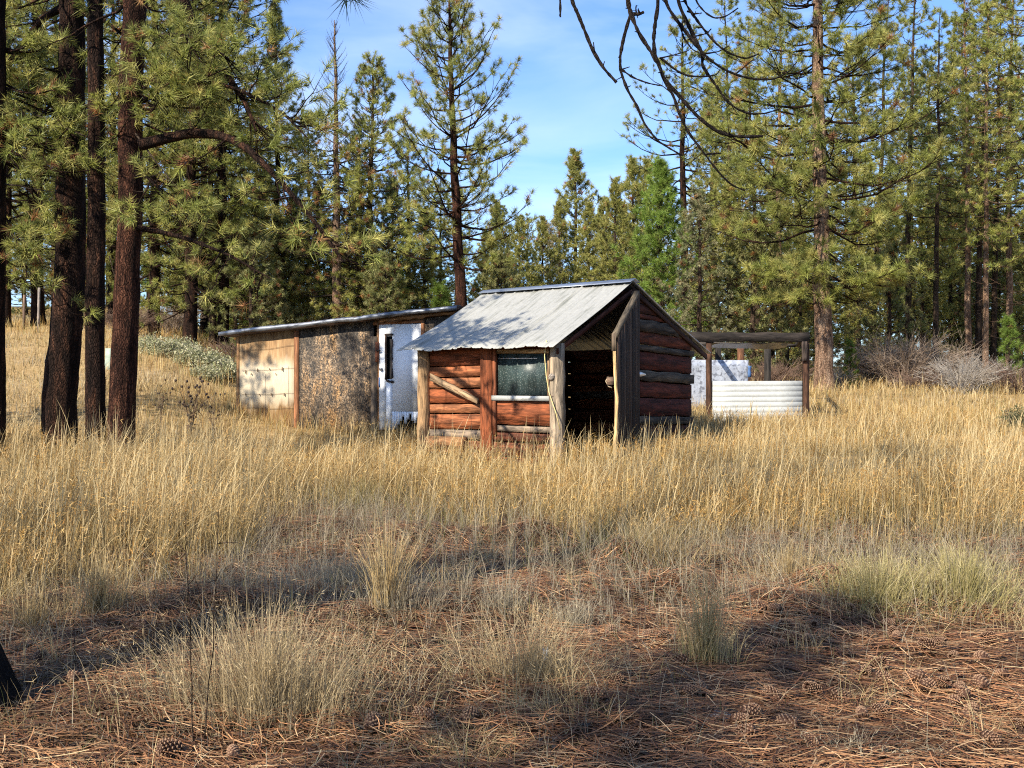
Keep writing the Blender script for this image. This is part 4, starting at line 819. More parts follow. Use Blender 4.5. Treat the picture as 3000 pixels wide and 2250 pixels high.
# the pine next to the camera, whose foot is at the edge of the picture and whose dead limb hangs overhead
rng = R(301); bx_, by_ = -2.60, 4.85; bz_ = float(zg(bx_, by_)); near = thing('pine_tree', 'blackened pine foot at the picture edge, its dead limb hanging overhead', 'tree', (bx_, by_, bz_)); NO = np.array([bx_, by_, bz_])
zz_ = np.linspace(-.25, 11, 40); tpn = np.stack([-.26*np.clip(zz_, 0, 1.3)-.02*zz_, .0*zz_, zz_], 1)
link('trunk', trunk_mesh('trunk', tpn, .17*(1-np.clip(zz_, 0, 11)/11)**.8+.02, BK_BURNT, rng, 28, .07, .95), near)
DB = [([(440, 0), (455, 70), (500, 180), (560, 270), (610, 350), (640, 440), (690, 520), (720, 620), (770, 720), (840, 810), (930, 930), (1000, 1000), (1075, 1030)], 30, 8, 6.5),
      ([(135, 0), (165, 60), (210, 170), (250, 270), (310, 370), (380, 445)], 22, 17, 6.2), ([(77, 0), (77, 92)], 13, 11, 6.2),
      ([(455, 80), (420, 200), (400, 300), (400, 380), (440, 490), (490, 570), (530, 670), (600, 760), (680, 810), (740, 842)], 20, 9, 6.6),
      ([(610, 0), (590, 120), (580, 200), (585, 290), (612, 352)], 26, 18, 6.55),
      ([(640, 10), (690, 90), (760, 180), (830, 270), (880, 320), (950, 370), (1040, 410), (1140, 430), (1230, 430), (1310, 390), (1352, 335)], 24, 6, 6.8),
      ([(705, 0), (760, 120), (810, 220), (850, 300), (840, 350), (880, 410), (930, 480), (970, 540), (1030, 590), (1100, 615), (1180, 615), (1262, 588)], 24, 8, 6.9),
      ([(740, 0), (800, 90), (860, 170), (920, 240), (990, 290), (1080, 320), (1150, 290)], 20, 7, 7.0),
      ([(800, 0), (860, 70), (910, 100), (970, 90), (1037, 43)], 15, 6, 7.0),
      ([(640, 430), (720, 520), (780, 590), (840, 650), (920, 710), (1000, 735), (1090, 740), (1170, 735)], 22, 15, 6.5),
      ([(620, 315), (700, 380), (760, 410), (850, 415), (920, 405), (940, 375)], 13, 5, 6.6), ([(410, 378), (470, 420), (550, 450), (630, 465)], 12, 6, 6.6),
      ([(722, 130), (740, 200), (790, 270), (845, 292)], 11, 5, 6.8), ([(612, 315), (700, 295), (770, 272)], 9, 5, 6.6), ([(810, 195), (870, 180), (892, 155)], 9, 6, 6.8), ([(860, 290), (930, 280), (987, 248)], 10, 5, 6.8),
      ([(1020, 402), (1060, 370), (1120, 320)], 10, 5, 6.8), ([(460, 75), (500, 78), (528, 65)], 20, 15, 6.5), ([(488, 75), (484, 45), (487, 28)], 10, 7, 6.5), ([(760, 60), (800, 75), (842, 70)], 10, 5, 6.9), ([(850, 835), (900, 830), (945, 828)], 11, 8, 6.5), ([(820, 150), (850, 148)], 9, 4, 6.9)]
lines = []
main = np.array([[-2.92, 4.9, 6.3], [-1.6, 5.5, 6.25], [-.3, 6.1, 5.9], [.7, 6.5, 5.5], [1.5, 6.8, 5.2], [2.2, 7.0, 4.9]])
tt = np.linspace(0, 5, 24); mc = np.stack([np.interp(tt, np.arange(6), main[:, i]) for i in range(3)], 1)
for _ in range(2): mc[1:-1] = (mc[:-2]+2*mc[1:-1]+mc[2:])/4
lines.append((mc, np.linspace(.075, .03, 24), 8))
for pl, w0, w1, d in DB:
    q_ = np.array([pix(1600+.5424*a, .5424*b, d) for a, b in pl]); 
    if pl[0][1] <= 10:
        j = np.argmin(np.linalg.norm(mc-(q_[0]+np.array([-.35, 0, .8])), axis=1)); q_ = np.concatenate([[mc[j], mc[j]*.45+q_[0]*.55+np.array([-.06, 0, .05])], q_])
    m = 5*len(q_); tt = np.linspace(0, len(q_)-1, m); cv = np.stack([np.interp(tt, np.arange(len(q_)), q_[:, i]) for i in range(3)], 1)
    for _ in range(3): cv[1:-1] = (cv[:-2]+2*cv[1:-1]+cv[2:])/4
    rr = np.linspace(w0, w1, m)*.5424/3000*d*.5*(1+.16*rng.normal(size=m)); lines.append((cv, np.maximum(rr, .003), 7))
    for k in range(int(1+len(pl)*.7)):
        i = rng.randint(4, m-1); e = cv[i]+unit(rng.normal(size=3))*rr[i]*rng.uniform(2, 7); lines.append((np.array([cv[i], e]), [rr[i]*.5, rr[i]*.25], 5))
LV, LF = tubes(lines); link('dead_limb', mesh('dead_limb', LV-NO, LF, BK_DARKLIMB, smooth=True), near)
lines = []; tp = []; td = []
h = 6.8
while h < 10.8:
    for q in range(4): branch(rng, np.array([bx_-.5, by_, h]), rng.uniform(0, 6.28), math.radians(rng.uniform(-12, 25)), 2.4*(1-.5*(h-6.8)/4)*rng.uniform(.6, 1.1), lines, tp, td, .15, .12, .03, 1.0, .95, 1.1)
    h += .45
q = pix(1035, -12, 7.0); a0 = np.array([bx_-.5, by_, 6.0]); lines.append((np.array([a0, a0*.5+q*.5+np.array([0, 0, .5]), q]), [.03, .02, .008], 5)); tp += [q, q+np.array([-.05, .03, 0])]; td += [np.array([.5, .1, -.6]), np.array([-.3, .1, -.7])]
LV, LF = tubes(lines); link('limbs', mesh('limbs', LV-NO, LF, BK_DARK, smooth=True), near)
tp = np.array(tp); V, F, cc = tufts(tp, np.array(td), .19*rng.uniform(.8, 1.2, len(tp)), 34, .008, pick(rng, BGREEN, len(tp), .03), rng); link('crown', mesh('crown', V-NO, F, M_NEEDLE, cc), near)

# pines standing out of view on the sun side, whose shade falls across the clearing
SH = [(-7.2, .6, 1, .5), (-6.0, -3.0, 3, .52), (-12.5, -1.5, 2, .62), (-10.3, 15.7, 3, .5)]
for k, (x, y, i, s) in enumerate(SH): put_tree(p_fo[i], (x, y, float(zg(x, y))), 'pine of the surrounding forest outside the view on the sunny side', 'pines beside the clearing', k*1.3, s)

# ------------------------------------------------------------------ shrubs
def twig_shrub(seed, n, Rr, H, col, mat, spread=1.0, name='branches'):
    rng = R(seed); VV = []; CC = []
    lines = []
    for k in range(n):
        a = rng.rand()*6.28; r0 = rng.rand()*.25*Rr; L = H*rng.uniform(.6, 1.15); out = Rr*rng.uniform(.2, 1.0)*spread; s = np.linspace(0, 1, 6)
        wob = np.cumsum(rng.normal(0, .03, (6, 3)), 0)*L; b = np.array([r0*math.cos(a), r0*math.sin(a), -.05])
        p = b+np.stack([math.cos(a)*out*s**1.4, math.sin(a)*out*s**1.4, L*s*(1-.25*s)], 1)+wob; lines.append((p, .010*(1-.75*s)+.002, 3))
        for j in range(4):
            i = rng.randint(2, 5); d = unit(unit(p[i]-p[i-1])+rng.normal(0, .5, 3)); l = L*rng.uniform(.15, .4); e = p[i]+d*l; lines.append((np.array([p[i], (p[i]+e)/2+rng.normal(0, .02, 3), e]), [.005, .004, .002], 3))
            for jj in range(2): e2 = e+unit(d+rng.normal(0, .6, 3))*l*.5; lines.append((np.array([(p[i]+e)/2, e2]), [.003, .0018], 3))
    V, F = tubes(lines); c = np.tile(np.array(col), (len(V), 1))*rng.uniform(.75, 1.25, (len(V), 1)); return mesh(name, V, F, mat, c)
SAGE = np.array([(.30, .31, .17), (.36, .36, .24), (.22, .24, .12), (.40, .39, .28)])
def dome(Rr, H):
    def f_(rng, n):
        nc = 60; a = rng.rand(nc)*6.28; r = Rr*np.sqrt(rng.rand(nc)); h = H*(1-(r/Rr)**2*.7)*rng.uniform(.45, 1, nc); cc = np.stack([r*np.cos(a), r*np.sin(a), h], 1)
        k = rng.randint(nc, size=n); return cc[k]+rng.normal(size=(n, 3))*np.array([.07, .07, .11])
    return f_
sg_leaf = [leafy(401+i, 3800, dome(.62, .62), .065, SAGE) for i in range(2)]; sg_tw = twig_shrub(405, 26, .5, .5, (.16, .13, .10), M_LEAF)
SG = [(438, 27.5, .9, 'small sagebrush at the clump end of the sagebrush row'), (488, 27.2, 1.1, 'pale sagebrush in front of the dark trunk nearest the clump'), (530, 28, 1.0, 'sagebrush rising between two dark trunks'), (575, 26.5, 1.25, 'largest round sagebrush below the charred trunk'),
      (618, 27, 1.0, 'sagebrush below the tall straight pine'), (655, 26, 1.1, 'sagebrush touching the corner of the plywood shed'), (700, 27, .9, 'sagebrush half hidden behind the plywood shed corner'), (600, 25, .8, 'low front sagebrush in the dry grass by the shed corner')]
for k, (px, d, s, lab) in enumerate(SG):
    t = thing('sagebrush', lab, 'shrub', gl(px, d, -.04), 'sagebrush row', px); t.scale = (s*.85, s*.85, s*.72); link('branches', sg_tw, t); link('foliage', sg_leaf[k % 2], t)
tw = [twig_shrub(411, 170, 1.5, 1.5, (.34, .27, .22), M_LEAF), twig_shrub(412, 90, 1.2, 1.0, (.40, .37, .34), M_LEAF), twig_shrub(413, 80, 1.1, .9, (.20, .135, .105), M_LEAF)]
TW = [(2640, 29.5, 0, 1.0, 'tall brown leafless bush beyond the orange barked pine'), (2570, 31, 0, .8, 'leafless bush right beside the pine sapling'), (2730, 30, 0, .85, 'leafless bush at the foot of the thin leaning trunk'), (2815, 27.5, 1, 1.05, 'silvery grey leafless bush below the crowded trunks'), (2880, 28.5, 1, .9, 'smaller silvery bush beside the bright sapling'),
      (2985, 27.5, 2, 1.1, 'reddish brown leafless bush at the picture edge'), (2700, 28, 2, .75, 'low rusty bush in front of the tall leafless bush'), (2450, 29.5, 1, .6, 'low pale twiggy bush behind the orange trunk foot'), (2290, 29, 2, 1.0, 'brown bush seen inside the pole shelter'), (2230, 28.5, 2, .9, 'brown bush behind the shelter back post'),
      (700, 31, 2, 1.0, 'twiggy bush behind the shed roof edge'), (380, 33, 2, 1.0, 'twiggy bush in the shade behind the clump'), (500, 37, 0, .8, 'twiggy bush behind the sagebrush row'), (250, 36, 2, .9, 'twiggy bush between the leaning trunk and the slim trunk')]
for px, d, i, s, lab in TW:
    t = thing('leafless_bush', lab, 'shrub', gl(px, d), 'leafless bushes', px); t.scale = (s*.95, s*.95, s*1.05); link('branches', tw[i], t)
pb = leafy(421, 2600, dome(.42, .5), .05, np.array([(.10, .11, .05), (.14, .13, .07)]))
for px, d, s, lab in ((2985, 20, .9, 'dark low bush at the picture edge in the tall grass'),):
    t = thing('low_bush', lab, 'shrub', gl(px, d), None, 0); t.scale = (s, s, s); link('foliage', pb, t); link('branches', sg_tw, t)
# dead thistles
def thistle(seed, n, H):
    rng = R(seed); lines = []; heads = MB()
    for k in range(n):
        a = rng.rand()*6.28; L = H*rng.uniform(.55, 1.05); o = rng.uniform(.05, .32); s = np.linspace(0, 1, 6); p = np.stack([math.cos(a)*o*s**1.5, math.sin(a)*o*s**1.5, L*s], 1)+np.cumsum(rng.normal(0, .01, (6, 3)), 0)
        lines.append((p, .007*(1-.6*s), 4)); q_ = [p[-1]]
        for j in range(3):
            i = rng.randint(2, 5); e = p[i]+unit(rng.normal(size=3)*np.array([1, 1, .2])+np.array([0, 0, .9]))*rng.uniform(.1, .25); lines.append((np.array([p[i], e]), [.004, .003], 3)); q_.append(e)
        for h_ in q_: heads.tube([h_-Z*.012, h_, h_+Z*.022, h_+Z*.034], [.008, .021, .019, .006], 7, (.05, .035, .03))
        for j in range(12): i = rng.randint(0, 4); e = p[i]+unit(rng.normal(size=3)+np.array([0, 0, -.4]))*rng.uniform(.04, .14); lines.append((np.array([p[i], e]), [.010, .002], 3))
    V, F = tubes(lines); return mesh('stems', V, F, M_LEAF, np.tile(np.array([(.15, .10, .065)]), (len(V), 1))*rng.uniform(.6, 1.3, (len(V), 1))), heads
for px, d, s, seed, n, lab in ((560, 17, 1.0, 431, 7, 'tall dead thistle with dark round seed heads between clump and shed'), (625, 17.6, .8, 433, 4, 'smaller dead thistle close to the plywood shed corner'), (470, 18, .7, 435, 3, 'thin dead thistle close to the thick reddish trunk')):
    sm, hd = thistle(seed, n, 1.15); t = thing('dead_thistle', lab, 'plant', gl(px, d), 'dead thistles'); t.scale = (s, s, s); link('stems', sm, t); hd.build('seed_heads', M_LEAF, t)
for px, py, H, n, seed, lab in ((445, 1985, .5, 5, 441, 'small dark leafless twig plant at the edge of the needle litter'), (560, 2215, .98, 2, 443, 'pair of tall thin dead stalks before the grass clump'), (1095, 1925, .32, 4, 445, 'little dark twig plant at the foot of the tall straw tuft'), (225, 2010, .28, 3, 447, 'low brittle twig plant on the sunlit litter')):
    g_ = onground(px, py); r_ = R(seed); lines = []
    for k in range(n):
        a = r_.uniform(0, 6.28); L = H*r_.uniform(.75, 1.05); o = H*r_.uniform(.05, .5 if n > 2 else .2); s = np.linspace(0, 1, 8); p = np.stack([math.cos(a)*o*s+ (k*.05), math.sin(a)*o*s*.5, L*s], 1)+np.cumsum(r_.normal(0, .006, (8, 3)), 0); p[0, 2] = -.02; lines.append((p, .0032*(1-.6*s), 5))
        for j in range(9 if n > 2 else 4):
            i = r_.randint(2 if n > 2 else 5, 8); e = p[i]+unit(r_.normal(size=3)+np.array([0, 0, .8]))*H*r_.uniform(.06, .28 if n > 2 else .1); lines.append((np.array([p[i], (p[i]+e)/2+r_.normal(0, .005, 3), e]), [.0025, .002, .001], 3))
    V, F = tubes(lines); o = link('twig_plant', mesh('twig_plant', V, F, BK_GREY), None, g_); tag(o, lab, 'plant')

# ------------------------------------------------------------------ grass and litter
def blades(P, H, width, lean, az, col, rng, bend=1.0, tipcol=None, segs=4, twist=True):
    """curved tapering ribbons; P (n,3), H, lean horizontal reach (fraction of H), az direction"""
    n = len(P); s = np.linspace(0, 1, segs+1); h = np.stack([np.cos(az), np.sin(az)], 1); fa = rng.rand(n)*PI; sd = np.stack([np.cos(fa), np.sin(fa), np.zeros(n)], 1)
    V = np.zeros((n, segs*2+1, 3)); Cc = np.zeros((n, segs*2+1, 3)); tipcol = col if tipcol is None else tipcol
    for i, t in enumerate(s):
        c = P.copy(); r = (lean*H)*(t**1.8); c[:, :2] += h*r[:, None]; c[:, 2] += H*(t-.35*np.clip(lean, 0, 1.4)*t**2.2*bend)
        w = (width*(1-.72*t)*.5)[:, None]; cc = col*(1-t)+tipcol*t
        if i < segs: V[:, 2*i] = c-sd*w; V[:, 2*i+1] = c+sd*w; Cc[:, 2*i] = cc; Cc[:, 2*i+1] = cc
        else: V[:, 2*i] = c; Cc[:, 2*i] = cc
    k = segs*2+1; b = np.arange(n)[:, None]*k; T = []
    for i in range(segs-1): T += [[2*i, 2*i+1, 2*i+3], [2*i, 2*i+3, 2*i+2]]
    T.append([2*segs-2, 2*segs-1, 2*segs]); T = np.array(T).ravel()
    F = (b+T[None]).reshape(-1, 3); tips = V[:, -1]; return V.reshape(-1, 3), F, Cc.reshape(-1, 3), tips
def seeds(tips, base, H, rng, col, k=5, size=.05, width=.006, spanf=.3):
    n = len(tips); t = rng.rand(n, k)*spanf; ax = base[:, None]*0+(tips-base)[:, None]; p = tips[:, None]-ax*t[..., None]
    d = unit(rng.normal(size=(n, k, 3))+np.array([0, 0, .7])); L = size*rng.uniform(.5, 1.3, (n, k, 1)); sd = unit(np.cross(d, rng.normal(size=d.shape)))*width*.5
    V = np.stack([p-sd, p+sd, p+d*L], 2).reshape(-1, 3); return V, np.arange(len(V)).reshape(-1, 3), np.repeat(np.repeat(col, k, 0), 3, 0)
def join(L):
    V = []; F = []; Cc = []; n = 0
    for v_, f_, c_ in L: V.append(v_); F.append(f_+n); Cc.append(c_); n += len(v_)
    return np.concatenate(V), np.concatenate(F), np.clip(np.concatenate(Cc), 0, 1)
def inside(x, y):
    d = np.stack([x-G0[0], y-G0[1]], 1); u_ = d@EU[:2]; v_ = d@EV[:2]; c1 = (u_ > -.02) & (u_ < 2.7) & (v_ > VF-.05) & (v_ < VB+.05)
    d = np.stack([x-A0[0], y-A0[1]], 1); s_ = d@ES[:2]; w_ = d@EB[:2]; c2 = (s_ > -.85) & (s_ < 4.36) & (w_ > -.03) & (w_ < 3.45)
    return c1 | c2
GOLD = np.array([(.72, .49, .17), (.80, .60, .26), (.60, .37, .12), (.84, .67, .34), (.50, .30, .10)])
STRAW = np.array([(.70, .54, .28), (.78, .64, .37), (.60, .44, .22), (.50, .37, .19)])
GREYS = np.array([(.50, .44, .32), (.58, .52, .40), (.42, .36, .26), (.62, .56, .42)])
GREENISH = np.array([(.24, .26, .09), (.36, .35, .14), (.50, .46, .20)])
YELL = np.array([(.62, .53, .23), (.70, .59, .30), (.50, .45, .18), (.74, .65, .38)])
FRONTX = [-900, 0, 450, 680, 760, 1000, 1300, 1700, 2000, 2500, 3000, 3900]; FRONTY = [7.2, 7.4, 7.6, 8.2, 10.4, 10.9, 10.6, 10.0, 9.5, 9.7, 9.6, 9.6]
def front(x, y): return np.interp(1500+3000*x/y, FRONTX, FRONTY)+.9*(vnoise(x*1.1, y*1.1, 21)-.5)+.5*(vnoise(x*3.1, y*3.1, 22)-.5)
def scatter(rng, n, y0, y1, a=.60, power=0.0):
    n = int(n*1.3); g = np.linspace(y0, y1, 400); w = (.53*g+1.7)*g**power; cdf = np.concatenate([[0], np.cumsum((w[1:]+w[:-1])/2)]); y = np.interp(rng.rand(n)*cdf[-1], cdf, g)
    x = rng.uniform(-1, 1, n)*(.53*y+1.7); return x, y
def sub(m, *arrs): return [q[m] for q in arrs]
# tall golden grass of the clearing
rng = R(501); x, y = scatter(rng, 170000, 7.0, 31, .60, -1.25)
f0 = front(x, y); left = np.clip((-.16-x/y)/.06, 0, 1)
patch = vnoise(x*.5, y*.5, 31); fine = vnoise(x*1.6, y*1.6, 32)
green_patch = np.exp(-(((1500+3000*x/y-1000)/260)**2+((y-11.3)/.8)**2))
keep = (y > f0) & ~inside(x, y) & (rng.rand(len(x)) < np.clip(-.15+1.9*fine, .03, 1)*(1-.85*green_patch)*(1-.55*left*(y > 15.5))*(1-.5*(y > 23)))
for tx, ty in ((-.4, 14.2),): pass
x, y, left, patch, fine = sub(keep, x, y, left, patch, fine); n = len(x)
# bunch stems into little tussocks
cx = np.round(x/.22+rng.rand(n)*.2)*.22; cy = np.round(y/.22+rng.rand(n)*.2)*.22; x = x*.45+cx*.55+rng.normal(0, .02, n); y = y*.45+cy*.55+rng.normal(0, .02, n); m = ~inside(x, y); x, y, left, patch, fine = sub(m, x, y, left, patch, fine); n = len(x)
P = np.stack([x, y, zg(x, y)-.02], 1)
edge = np.clip(.55+(y-front(x, y))/1.0, .55, 1)
H = (.50+.36*patch+rng.normal(0, .12, n))*edge; tall = rng.rand(n) < .05; H[tall] *= 1.55; H = np.clip(H*(1-.5*left*(y > 15.5)), .14, 1.15)*np.where(y > 12.6, .52, .86)*np.where((y > 17) & (x > 2), .8, 1)
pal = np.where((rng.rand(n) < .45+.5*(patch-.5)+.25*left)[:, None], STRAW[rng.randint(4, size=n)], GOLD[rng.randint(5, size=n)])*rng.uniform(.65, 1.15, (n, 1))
root = pal*np.array([.50, .50, .42]); gk = rng.rand(n) < .06; root[gk] = GREENISH[rng.randint(3, size=gk.sum())]  # darker roots paint the shade between dense blades, with brown thatch tone
az = rng.normal(.3, 1.5, n)+2*(vnoise(x*.8, y*.8, 35)-.5); lean = np.abs(rng.normal(.18, .26, n))+.25*(vnoise(x*1.1, y*1.1, 36) > .62); wd = .0042*np.maximum(1, y/11)*rng.uniform(.7, 1.5, n)
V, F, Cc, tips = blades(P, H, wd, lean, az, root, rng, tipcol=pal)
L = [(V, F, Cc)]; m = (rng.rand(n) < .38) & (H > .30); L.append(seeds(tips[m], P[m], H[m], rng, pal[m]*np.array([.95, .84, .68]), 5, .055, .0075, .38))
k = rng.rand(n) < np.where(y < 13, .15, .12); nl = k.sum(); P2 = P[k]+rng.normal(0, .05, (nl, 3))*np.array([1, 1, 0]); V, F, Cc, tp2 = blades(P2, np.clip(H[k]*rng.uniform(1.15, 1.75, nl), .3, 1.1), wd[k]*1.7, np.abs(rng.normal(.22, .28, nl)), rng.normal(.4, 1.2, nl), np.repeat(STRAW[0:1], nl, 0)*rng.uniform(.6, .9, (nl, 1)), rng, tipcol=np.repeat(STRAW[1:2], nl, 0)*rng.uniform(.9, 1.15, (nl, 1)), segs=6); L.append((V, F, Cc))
# arching dry leaves low in the sward
k = rng.rand(n) < .75; nl = k.sum(); V, F, Cc, _ = blades(P[k]+rng.normal(0, .05, (nl, 3))*np.array([1, 1, 0]), H[k]*rng.uniform(.3, .75, nl), wd[k]*1.7, np.abs(rng.normal(.85, .45, nl)), rng.rand(nl)*6.28, root[k]*.9, rng, tipcol=pal[k]*.95); L.append((V, F, Cc))
V, F, Cc = join(L); tag(link('tall_grass', mesh('tall_grass', V, F, M_GRASS, Cc)), 'tall golden dry grass filling the clearing around the sheds', kind='stuff')
# pale short grass of the far slope and the sparse grass between
rng = R(503); x, y = scatter(rng, 90000, 15, 62, .62, -1.0); a = x/y; k = (~inside(x, y)) & ((a < -.17) | (y > 20)) & (rng.rand(len(x)) < .3+.8*vnoise(x*.8, y*.8, 41))
x, y = sub(k, x, y); n = len(x); P = np.stack([x, y, zg(x, y)-.03], 1); pt = vnoise(x*.35, y*.6, 43); H = rng.uniform(.10, .32, n)*(1+.9*(pt > .55)*(y > 20)); H *= np.clip((75-y)/30, .5, 1)
pal = np.where((pt > .52)[:, None], GOLD[rng.randint(5, size=n)], np.where((pt < .36)[:, None], GREYS[rng.randint(4, size=n)], STRAW[rng.randint(4, size=n)]))*rng.uniform(.7, 1.15, (n, 1))
gk = rng.rand(n) < .12; pal[gk] = GREENISH[rng.randint(3, size=gk.sum())]
V, F, Cc, tips = blades(P, H, .005*np.maximum(1, y/12), np.abs(rng.normal(.25, .25, n)), rng.rand(n)*6.28, pal*.85, rng, tipcol=pal, segs=3)
tag(link('short_grass', mesh('short_grass', V, F, M_GRASS, Cc)), 'short pale grass on the rising ground beyond the trunks', kind='stuff')
# thin grass over the litter
rng = R(505); x, y = scatter(rng, 80000, 3.0, 11.8, .66, -.7); px = 1500+3000*x/y; f0 = front(x, y)
w = .2+1.5*np.clip((y-6.0)/2.0, 0, 1)*vnoise(x*1.3, y*1.3, 51)+.35*(vnoise(x*2.3, y*2.3, 52) > .68); w *= np.where((px > 2050) & (y < 6.6), .25, 1)
k = (y < f0+.5) & (rng.rand(len(x)) < w*.75); x, y = sub(k, x, y); n = len(x)
cx = np.round(x/.16+rng.rand(n)*.3)*.16; cy = np.round(y/.16+rng.rand(n)*.3)*.16; x = x*.5+cx*.5; y = y*.5+cy*.5
P = np.stack([x, y, zg(x, y)-.01], 1); H = np.abs(rng.normal(.15, .12, n))*np.clip(.55+(y-4)*.17, .55, 1.7)+.03
pal = GREYS[rng.randint(4, size=n)]*rng.uniform(.6, 1.1, (n, 1)); gk = rng.rand(n) < .10+.25*(vnoise(x*.9, y*.9, 53) > .66); pal[gk] = GREENISH[rng.randint(3, size=gk.sum())]*.7
nt_ = 95; tx, ty = scatter(rng, nt_, 3.6, 9.8, .56, -.3); nt_ = len(tx); k = rng.randint(nt_, size=5200); q = rng.normal(0, .07, (5200, 2)); P2 = np.stack([tx[k]+q[:, 0], ty[k]+q[:, 1]*.8, zg(tx[k]+q[:, 0], ty[k]+q[:, 1]*.8)-.01], 1); th = rng.uniform(.10, .36, nt_)[k]
P = np.concatenate([P, P2]); H = np.concatenate([H, th*rng.uniform(.35, 1.1, 5200)]); pal = np.concatenate([pal, STRAW[rng.randint(3, size=5200)]*rng.uniform(.7, 1.15, (5200, 1))]); n = len(P)
V, F, Cc, tips = blades(P, H, .003*rng.uniform(.7, 1.4, n), np.abs(rng.normal(.5, .4, n)), rng.rand(n)*6.28, pal*.75, rng, tipcol=pal)
tag(link('sparse_grass', mesh('sparse_grass', V, F, M_GRASS, Cc)), 'sparse grey dry grass growing through the needle litter', kind='stuff')
# bleached tussocks in the litter, each its own
def clump(px, py, Rr, H, n, pal, lab, seed, wd=.003, lean=.3, spread=1.0, ry=.6, green=0, dirx=0, tall=False):
    rng = R(seed); g_ = onground(px, py); a = rng.rand(n)*6.28; r = np.sqrt(rng.rand(n)); x = Rr*r*np.cos(a); y = Rr*ry*r*np.sin(a); P = np.stack([x, y, zg(x+g_[0], y+g_[1])-g_[2]-.02], 1)
    r = np.abs(rng.normal(0, .62, n)); x = Rr*r*np.cos(a)+Rr*.35*(vnoise(a*2, a*0+seed, seed)-.5); y = Rr*ry*r*np.sin(a); P = np.stack([x, y, zg(x+g_[0], y+g_[1])-g_[2]-.02], 1)
    az = a+rng.normal(0, .8, n); hh = H*rng.beta(1.6, 1.5, n)*np.clip(1.15-.42*r, .25, 1.1); lean = lean*(.5+.8*np.clip(r, 0, 1.5)); c = pal[rng.randint(len(pal), size=n)]*rng.uniform(.7, 1.12, (n, 1)); rt = c*.6; hh = H*rng.uniform(.7, 1.05, n) if tall else hh; gk = rng.rand(n) < green; rt[gk] = GREENISH[rng.randint(3, size=gk.sum())]*.8
    V, F, Cc, tips = blades(P, hh, wd*rng.uniform(.6, 1.5, n), np.abs(lean+rng.normal(0, .2, n)), az+dirx, rt, rng, tipcol=c)
    k = rng.rand(n) < .25; L = [(V, F, Cc), seeds(tips[k], P[k], hh[k], rng, c[k]*.95, 4, .03, .003)]
    V, F, Cc = join(L); tag(link('grass_clump', mesh('grass_clump', V, F, M_GRASS, Cc), None, g_), lab, 'grass', 'dry grass clumps')
clump(1135, 1800, .11, .74, 240, STRAW*1.15, 'tall yellow straw tuft standing alone before the tall grass', 601, .0042, .22, tall=True)
clump(1180, 1800, .32, .40, 600, GREYS, 'grey fine grass around the tall yellow straw tuft', 602, .0026, .4)
clump(780, 2090, .66, .66, 2600, GREYS*np.array([1.32, 1.2, .98]), 'broad bleached grass clump nearest the blackened pine foot', 603, .003, .45, ry=.55)
clump(1545, 2000, .55, .52, 1300, GREYS*np.array([1.3, 1.16, .92]), 'wispy straw clump beside the white scrap', 604, .003, .7)
clump(2075, 1955, .17, .72, 700, GREYS*np.array([1.3, 1.14, .86]), 'upright grass clump with green foot before the pine cones', 605, .0032, .22, green=.45)
clump(1470, 1800, .22, .34, 420, GREYS*1.05, 'small bleached grass clump right of the tall yellow straw tuft', 606, .003, .35)
clump(1680, 1850, .26, .30, 460, GREYS*1.05, 'small pale grass clump between the straw clump and the upright clump', 607, .003, .4)
clump(2560, 1770, .52, .46, 1500, YELL, 'yellow green grass clump in front of the ribbed panel', 608, .004, .45, green=.4, dirx=.4)
clump(2830, 1760, .75, .50, 2000, YELL, 'wide yellow green grass clump at the picture edge', 609, .004, .5, green=.5, dirx=.5)
clump(2300, 1700, .45, .40, 800, STRAW, 'loose straw clump behind the needle mound', 610, .0035, .4)
clump(1940, 1650, .35, .62, 500, STRAW, 'arching pale grass clump at the edge of the tall grass', 611, .0045, .5)
clump(290, 1800, .35, .55, 700, STRAW, 'leaning straw clump at the front of the tall grass by the twig plant', 612, .0035, .3, dirx=.3)
clump(100, 1850, .3, .42, 500, STRAW, 'pale straw clump close to the picture edge above the pine foot', 613, .0035, .3)
clump(1350, 2215, .42, .20, 500, STRAW*.9, 'flattened straw clump in the very front', 614, .0026, 1.0, dirx=.5)
clump(2500, 2215, .35, .20, 300, GREYS, 'thin curly grass among the front pine cones', 615, .0026, .9)
clump(1000, 1720, .8, .34, 1800, GREYS, 'wide hazy grey grass bed before the tall golden grass', 616, .003, .35)
clump(680, 1560, .5, .66, 700, STRAW, 'pale stalky grass at the corner of the mossy opening', 617, .0045, .2)
clump(960, 1460, .55, .18, 700, GREENISH*1.1, 'low green grass patch in the mossy opening', 618, .006, .6)
clump(1060, 1480, .8, .45, 900, YELL*1.05, 'bright yellow straw beside the mossy opening', 619, .006, .4)
# needle litter
rng = R(507); x, y = scatter(rng, 150000, 2.6, 12.5, .66, -1.0); px = 1500+3000*x/y
k = (rng.rand(len(x)) < np.clip(.25+1.2*vnoise(x*1.1, y*1.1, 61), .25, 1)) & (y < front(x, y)+1.2); x, y = sub(k, x, y); n = len(x)
az = rng.normal(0, .75, n)+1.2*(vnoise(x*.9, y*.9, 62)-.5); Ln = rng.uniform(.11, .23, n); s = np.linspace(0, 1, 4); bow = rng.normal(0, .12, n)*Ln; lift = np.abs(rng.normal(0, .022, n)); tilt = rng.normal(0, .05, n)
ce = np.stack([x, y], 1); h = np.stack([np.cos(az), np.sin(az)], 1); la = np.stack([-h[:, 1], h[:, 0]], 1); V = np.zeros((n, 8, 3)); big = rng.rand(n) < .30; wdt = np.where(big, .0019, .0013)*np.maximum(1, y/5)*rng.uniform(.8, 1.3, n); lift += big*rng.uniform(.008, .035, n)
